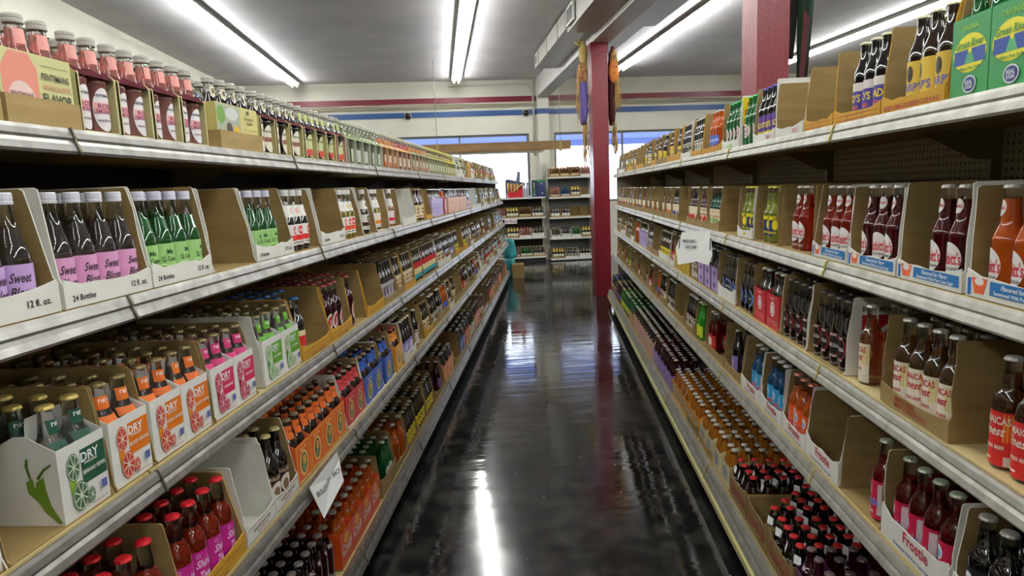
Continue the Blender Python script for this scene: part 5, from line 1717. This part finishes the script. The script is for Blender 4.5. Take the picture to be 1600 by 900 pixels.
for k, (aa, c1) in enumerate(((1.88, 'c8c8cc'), (1.97, 'b8b8c4'))):
    r = thing('bagged_bottle', 'silver cellophane-wrapped bottle, %s the dark gift box' % ('two away from' if k == 0 else 'next to'), 'wrapped bottle', B(aa, FB + 0.08, z), PSI)
    q = MB()
    q.lathe([(0.035, 0), (0.042, 0.02), (0.042, 0.2), (0.02, 0.27), (0.03, 0.33)], 9, mat('foil_' + c1, c1, 0.25, 0.5), smooth=False)
    obj('wrap', q.mesh('wrap'), r)
    q = MB()
    q.tube([(-0.02, 0, 0.275), (0.02, 0, 0.275)], 0.012, mat('ribbon_red', 'b8343a', 0.4), 6)
    obj('ribbon', q.mesh('ribbon'), r)
for k, (aa, w, cc, lab) in enumerate(((2.06, 0.12, '1c2c3a', 'narrow dark gift box with a pictured green bottle'), (2.19, 0.19, '27305a', 'dark blue gift box with green top on the wall shelf'))):
    r = thing('gift_box', lab, 'box', B(aa, FB + 0.04, z), PSI)
    q = MB()
    q.box(0, w, 0, 0.12, 0, 0.38 if k else 0.37, mat('box_' + cc, cc, 0.35))
    obj('box_body', q.mesh('box_body'), r)
    q = MB()
    if k:
        q.box(-0.001, w + 0.001, -0.002, 0.0, 0.33, 0.38, mat('box_green', '3a7a5a', 0.4))
        q.prints([('t', 'WINE', w / 2, 0.29, 0.022, I('d8dce4')), ('e', w * 0.6, 0.08, 0.012, 0.02, I('c8ccd8'))], flat(-0.002))
    else:
        q.prints([('e', w / 2, 0.12, 0.03, 0.1, I('2c6a50')), ('r', w / 2 - 0.01, w / 2 + 0.01, 0.2, 0.32, I('c8b46a')), ('t', 'B', w / 2, 0.05, 0.03, I('e8e8e8'))], flat(0.0))
    obj('box_print', q.mesh('box_print'), r)
r = thing('umbrella', 'folded dark umbrella leaning at the window above the shelf', 'umbrella', B(1.75, FB + 0.25, z + 0.0), PSI)
q = MB()
q.tube([(0.0, 0, 0.0), (0.02, 0, 0.28), (0.06, 0, 0.58)], [0.02, 0.05, 0.035], mat('umbrella_grey', '5a6074', 0.6), 8)
obj('folded_canopy', q.mesh('folded_canopy'), r)
r = thing('parcel', 'dark violet wrapped parcel behind the gift crate', 'parcel', B(1.5, FB + 0.26, z), PSI)
q = MB()
q.prism([(0, 0), (0.45, 0), (0.45, 0.33), (0.3, 0.36), (0.06, 0.42), (0, 0.40)], 'y', 0, 0.12, mat('wrap_violet', '3c3c5c', 0.5))
obj('wrapping', q.mesh('wrapping'), r)
r = thing('cardboard_box', 'small brown closed box on the floor at the far end of the long run', 'cardboard box', (-0.70, 12.62, 0), 0.1)
q = MB()
q.box(-0.11, 0.11, -0.15, 0.15, 0, 0.26, KRAFT)
obj('box_body', q.mesh('box_body'), r)
q = MB()
q.box(-0.111, 0.111, -0.025, 0.025, 0.2, 0.2612, mat('packing_tape', 'b8a070', 0.3))
obj('tape', q.mesh('tape'), r)
# price tags on far rails
for k, (aa, zz, ww, hh, tx, lb) in enumerate(((1.98, 1.44, 0.06, 0.07, '8', 'small white price tag hanging under the gift shelf'), (1.42, 0.90, 0.28, 0.11, '$1.95 ea', 'wide pink price sign under the amber bottles'), (1.40, 0.50, 0.05, 0.08, '1', 'small white tag above the bottom shelf of bottles'), (3.36, 1.41, 0.06, 0.06, '3', 'small white tag at the bay end near the red column'))):
    r = thing('price_sign', lb, 'price sign', B(aa, FB - 0.006, zz), PSI)
    q = MB()
    q.box(0, ww, 0, 0.003, 0, hh, mat('sign_' + str(k), ('eedcd6' if k == 1 else 'ececea'), 0.7))
    obj('card', q.mesh('card'), r)
    q = MB()
    q.prints([('t', tx, ww / 2, hh / 2, hh * 0.5, I('5a3a7a' if k == 1 else '333333'), ww * 0.85)], flat(0))
    obj('lettering', q.mesh('lettering'), r)
# teal bags at the end of the long run
for k, (dy, zz, sz) in enumerate(((12.75, 0.0, 0.36), (12.8, 0.36, 0.36))):
    r = thing('teal_bag', '%s teal plastic bag at the far end of the long shelving run' % ('lower' if k == 0 else 'upper'), 'bag', (-0.86, dy, zz), 0.2 * k)
    q = MB()
    vs, n = [], 10
    for i in range(7):
        zz2 = sz * i / 6
        for j in range(n):
            a = 2 * pi * j / n
            rr = (0.13 + 0.02 * sin(3 * a + i)) * (1 - 0.25 * (i / 6) ** 2)
            vs.append((rr * cos(a), rr * sin(a), zz2))
    q.add(vs, [(i * n + j, i * n + (j + 1) % n, (i + 1) * n + (j + 1) % n, (i + 1) * n + j) for i in range(6) for j in range(n)] + [tuple(range(n))[::-1], tuple(6 * n + j for j in range(n))], mat('teal_plastic', '2f8c92', 0.3), True)
    obj('bag_body', q.mesh('bag_body'), r)
    q = MB()
    q.tube([(-0.04, 0, sz - 0.01), (-0.05, 0, sz + 0.0), (0.05, 0, sz + 0.0), (0.04, 0, sz - 0.01)], 0.012, mat('teal_plastic', '2f8c92', 0.3), 6)
    obj('knot', q.mesh('knot'), r)

# ================================================================== PAPER SIGNS
def paper_sign(name, label, side, lev, y, pts, lines, slope, col='f2f2ef', turn=0.0, out=0.0):
    (x, _, z), rz = shelf_front(side, lev, 0)
    r = thing(name, label, 'paper sign', (x + (0.018 + out if side == 'L' else -0.018 - out), y, z), rz + turn)
    m = mat('paper_' + col, col, 0.8)

    def mp(xx, zz, lay):
        return (xx, -0.004 - slope * max(0.0, -zz) + 0.006 * sin(xx * 40) - 0.0005 * lay, zz)
    q = MB()
    n = len(pts)
    cx = sum(p[0] for p in pts) / n
    cz = sum(p[1] for p in pts) / n
    q.add([mp(a, b, 0) for a, b in pts] + [mp(cx, cz, 0)], [(i, (i + 1) % n, n) for i in range(n)], m)
    q.add([(lambda t: (t[0], t[1] + 0.0008, t[2]))(mp(a, b, 0)) for a, b in pts] + [(lambda t: (t[0], t[1] + 0.0008, t[2]))(mp(cx, cz, 0))], [((i + 1) % n, i, n) for i in range(n)], m)
    obj('sheet', q.mesh('sheet'), r)
    q = MB()
    q.prints(lines, mp)
    obj('lettering', q.mesh('lettering'), r)


paper_sign('paper_sign', 'white paper flag hanging off the fourth shelf above the orange soda', 'L', 1, 2.17,
           [(-0.13, 0.01), (0.13, 0.03), (0.155, -0.01), (0.125, -0.045), (0.12, -0.08), (-0.10, -0.115)], [('t', 'BULLDOG BRW  EACH', 0.01, -0.032, 0.017, I('3a3a3e'), 0.21)], 0.25)
paper_sign('paper_sign', 'white paper sign with black brackets hanging below the second shelf beside pillars', 'R', 3, 3.68,
           [(-0.09, -0.005), (0.08, 0.01), (0.105, -0.03), (0.12, -0.12), (0.10, -0.175), (0.02, -0.16), (-0.105, -0.185), (-0.125, -0.09)],
           [('t', 'MANDARIN LIME SODA', 0.0, -0.05, 0.017, I('333338'), 0.15), ('t', 'TAKE ONE PLEASE', 0.0, -0.082, 0.017, I('333338'), 0.12), ('p', [(-0.105, -0.03), (-0.098, -0.03), (-0.100, -0.09), (-0.107, -0.10)], I('26262a')), ('p', [(0.098, -0.03), (0.105, -0.03), (0.107, -0.10), (0.100, -0.09)], I('26262a'))], 0.12, turn=0.75, out=0.07)

# ================================================================== SCARECROWS AND CLOTHS ON THE COLUMNS
def strands(q, top, n, spread, length, m, r=0.006, seed=1, back=0.0):
    rd = random.Random(seed)
    for k in range(n):
        a = rd.uniform(0, 2 * pi)
        s0 = rd.uniform(0, spread * 0.4)
        s1 = rd.uniform(spread * 0.3, spread)
        L_ = length * rd.uniform(0.6, 1.0)
        p0 = (top[0] + s0 * cos(a), top[1] + s0 * sin(a), top[2])
        pts = [p0]
        for i in range(1, 5):
            t = i / 4
            pts.append((top[0] + (s0 + (s1 - s0) * t) * cos(a) + rd.uniform(-0.01, 0.01), top[1] + (s0 + (s1 - s0) * t) * sin(a) + rd.uniform(-0.01, 0.01), top[2] - L_ * t))
        q.tube(pts, [r, r, r, r, r * 0.4], m, 4)


def blob(q, c, rx, ry, rz, m, seg=14, rings=9, bump=0.0):
    vs = []
    for i in range(rings + 1):
        th = pi * i / rings
        for k in range(seg):
            a = 2 * pi * k / seg
            f_ = 1 + bump * cos(6 * a)
            vs.append((c[0] + rx * f_ * sin(th) * cos(a), c[1] + ry * f_ * sin(th) * sin(a), c[2] + rz * cos(th)))
    q.add(vs, [(i * seg + k, (i + 1) * seg + k, (i + 1) * seg + (k + 1) % seg, i * seg + (k + 1) % seg) for i in range(rings) for k in range(seg)], m, True)


CB = 9.85
# left one: corn-coloured hood, patterned shirt, violet cloth, straw
corn = mat('corn_cloth', 'a8935a', 0.85)
r = thing('scarecrow', 'straw scarecrow with corn-coloured hat and violet skirt hanging on the far red column', 'scarecrow', B(2.17, CB + 0.10, 1.95), PSI)
q = MB()
blob(q, (0.02, 0, 1.64), 0.062, 0.06, 0.19, corn, bump=0.05)
q.tube([(-0.02, 0, 1.74), (-0.07, 0, 1.79), (-0.10, 0, 1.80)], [0.03, 0.022, 0.006], corn, 8)
q.tube([(0.0, 0, 1.76), (-0.02, 0, 1.83), (-0.03, 0, 1.86)], [0.025, 0.016, 0.004], corn, 8)
obj('hat', q.mesh('hat'), r)
q = MB()
blob(q, (0.0, 0, 1.36), 0.075, 0.07, 0.17, noisy('patterned_cloth', 'c08a52', '6a4438', 40, 0.85), bump=0.06)
obj('shirt', q.mesh('shirt'), r)
for s_, zz in ((-1, 1.33), (1, 1.27)):
    q = MB()
    q.tube([(0, 0, 1.46), (s_ * 0.05, -0.04, zz + 0.05), (s_ * 0.02, -0.09, zz - 0.04)], [0.022, 0.022, 0.016], noisy('patterned_cloth', 'c08a52', '6a4438', 40, 0.85), 8)
    obj('sleeve', q.mesh('sleeve'), r)
q = MB()
q.lathe([(0.03, 1.30), (0.055, 1.22), (0.07, 1.0), (0.065, 0.78), (0.04, 0.62)], 14, mat('violet_cloth', '5f5290', 0.85), c=(0.01, 0))
obj('skirt', q.mesh('skirt'), r)
q = MB()
strands(q, (-0.05, -0.01, 1.30), 26, 0.07, 0.75, STRAW, 0.004, 3)
strands(q, (0.03, -0.01, 0.68), 34, 0.08, 0.72, STRAW, 0.004, 4)
strands(q, (0.0, -0.02, 1.52), 22, 0.10, 0.2, STRAW, 0.004, 5)
tag(obj('straw', q.mesh('straw'), r), 'loose straw strands', None, None, 'stuff')
# right one: brown hat, pumpkin face, maroon cloth, straw
r = thing('scarecrow', 'straw scarecrow with orange pumpkin front and maroon body hanging on the far red column', 'scarecrow', B(2.64, CB + 0.08, 2.1), PSI)
q = MB()
blob(q, (0.0, -0.02, 1.47), 0.045, 0.045, 0.06, mat('straw_head', 'b8925c', 0.85), bump=0.08)
q.lathe([(0.06, 1.49), (0.04, 1.52), (0.03, 1.57), (0.006, 1.58)], 12, mat('hat_brown', '5a2c26', 0.85), c=(-0.01, 0.0))
obj('head', q.mesh('head'), r)
q = MB()
blob(q, (-0.01, -0.03, 1.22), 0.075, 0.06, 0.17, mat('pumpkin_cloth', 'cf7a38', 0.8), bump=0.07)
for ex, ez in ((-0.035, 1.27), (0.015, 1.27), (-0.01, 1.19)):
    q.add([(ex - 0.012, -0.098, ez - 0.012), (ex + 0.012, -0.098, ez - 0.012), (ex, -0.094, ez + 0.014)], [(0, 1, 2)], I('2a1a10'))
obj('pumpkin', q.mesh('pumpkin'), r)
q = MB()
q.lathe([(0.035, 1.50), (0.05, 1.3), (0.055, 0.9), (0.065, 0.7), (0.04, 0.45)], 12, mat('maroon_cloth', '4a1820', 0.85), c=(-0.03, 0.03))
obj('body_cloth', q.mesh('body_cloth'), r)
q = MB()
strands(q, (0.0, -0.03, 1.48), 30, 0.08, 0.22, STRAW, 0.004, 8)
strands(q, (0.04, -0.03, 1.15), 34, 0.07, 0.55, STRAW, 0.004, 9)
strands(q, (0.0, 0, 0.5), 34, 0.07, 0.6, STRAW, 0.004, 10)
tag(obj('straw', q.mesh('straw'), r), 'loose straw strands', None, None, 'stuff')
# dark cloth beside the near column
r = thing('hanging_cloth', 'dark green and maroon cloth with straw hanging beside the near red column', 'hanging cloth', B(2.56, 4.78, 2.35), PSI)
q = MB()
dg = mat('dark_green_cloth', '14301f', 0.8)
dm = mat('maroon_cloth', '4a1820', 0.8)
dk = mat('near_black_cloth', '0e0e0c', 0.85)
for (x0, x1, y0_, z0, z1, m_, wv) in ((0.0, 0.10, 0.0, 0.17, 1.3, dk, 0.0), (0.07, 0.21, -0.03, 0.0, 1.35, dg, 0.02)):
    vs = []
    n = 8
    for i in range(9):
        zz = z1 - (z1 - z0) * i / 8
        for j in range(n + 1):
            xx = x0 + (x1 - x0) * j / n * (1 - 0.55 * (i / 8) ** 2)
            vs.append((xx, y0_ + wv * sin(j * 1.7 + i * 0.3), zz))
    q.add(vs, [(i * (n + 1) + j, (i + 1) * (n + 1) + j, (i + 1) * (n + 1) + j + 1, i * (n + 1) + j + 1) for i in range(8) for j in range(n)], m_, True)
    q.add([(a, b + 0.01, c) for a, b, c in vs], [(i * (n + 1) + j, i * (n + 1) + j + 1, (i + 1) * (n + 1) + j + 1, (i + 1) * (n + 1) + j) for i in range(8) for j in range(n)], m_, True)
obj('cloth', q.mesh('cloth'), r)
q = MB()
q.prism([(0.065, 0.0), (0.10, 0.0), (0.135, 0.45), (0.09, 0.5)], 'y', -0.055, -0.05, dm)
obj('maroon_strip', q.mesh('maroon_strip'), r)
q = MB()
rd = random.Random(5)
for x0 in (0.0, 0.05, 0.22, -0.03):
    pts = [(x0 + 0.012 * sin(i * 1.4 + x0 * 30), -0.07, 1.35 - 0.1 * i) for i in range(7 if x0 < 0.1 else 5)]
    q.tube(pts, 0.004, STRAW, 4)
tag(obj('straw', q.mesh('straw'), r), 'curled straw strands', None, None, 'stuff')

# ================================================================== PUT THE BOTTLES DOWN
CAMP = Vector((0, 0, 1.66))
kinds = {}
for b in BOTTLES:
    kinds.setdefault(ALLP[b[0]]['name'], []).append(b)
NEAR = 4.3
TAGM_MESH = TAGM.mesh('paper_tag')
for name, lst in kinds.items():
    lst.sort(key=lambda b: (Vector(b[1]) - CAMP).length)
    for key, loc, rz, label, group in lst[:300]:
        d = (Vector(loc) - CAMP).length
        if d < NEAR:
            body, cap_, lab_, neck_ = hi(key)
            o = obj(name, body, None, loc, rz)
            tag(o, label, 'bottle', group)
            obj('bottle_cap', cap_, o)
            if lab_:
                obj('label', lab_, o)
            if neck_:
                obj('neck_label', neck_, o)
            if key == 'coke':
                obj('paper_tag', TAGM_MESH, o, (0, 0, 0), random.uniform(-1.3, 1.3))
        else:
            o = obj(name, lo(key), None, loc, rz)
            tag(o, label, 'bottle', group)
    rest = lst[300:]
    if rest:
        q = MB()
        for key, loc, rz, label, group in rest:
            src = lo_mb(key)
            M = Matrix.Translation(loc) @ Matrix.Rotation(rz, 4, 'Z')
            o_ = len(q.v)
            q.v += [tuple(M @ Vector(v)) for v in src.v]
            ids = [q.mi(m) for m in src.mats]
            q.f += [tuple(i + o_ for i in f) for f in src.f]
            q.m += [ids[i] for i in src.m]
            q.sm += src.sm
        tag(obj(name + 's', q.mesh(name + 's')), 'the farthest %ss along the shelves, too small to tell apart' % name.replace('_', ' '), 'bottles', None, 'stuff')
print('BOTTLES', len(BOTTLES), {k: len(v) for k, v in kinds.items() if len(v) > 150}, 'objs', len(bpy.data.objects))
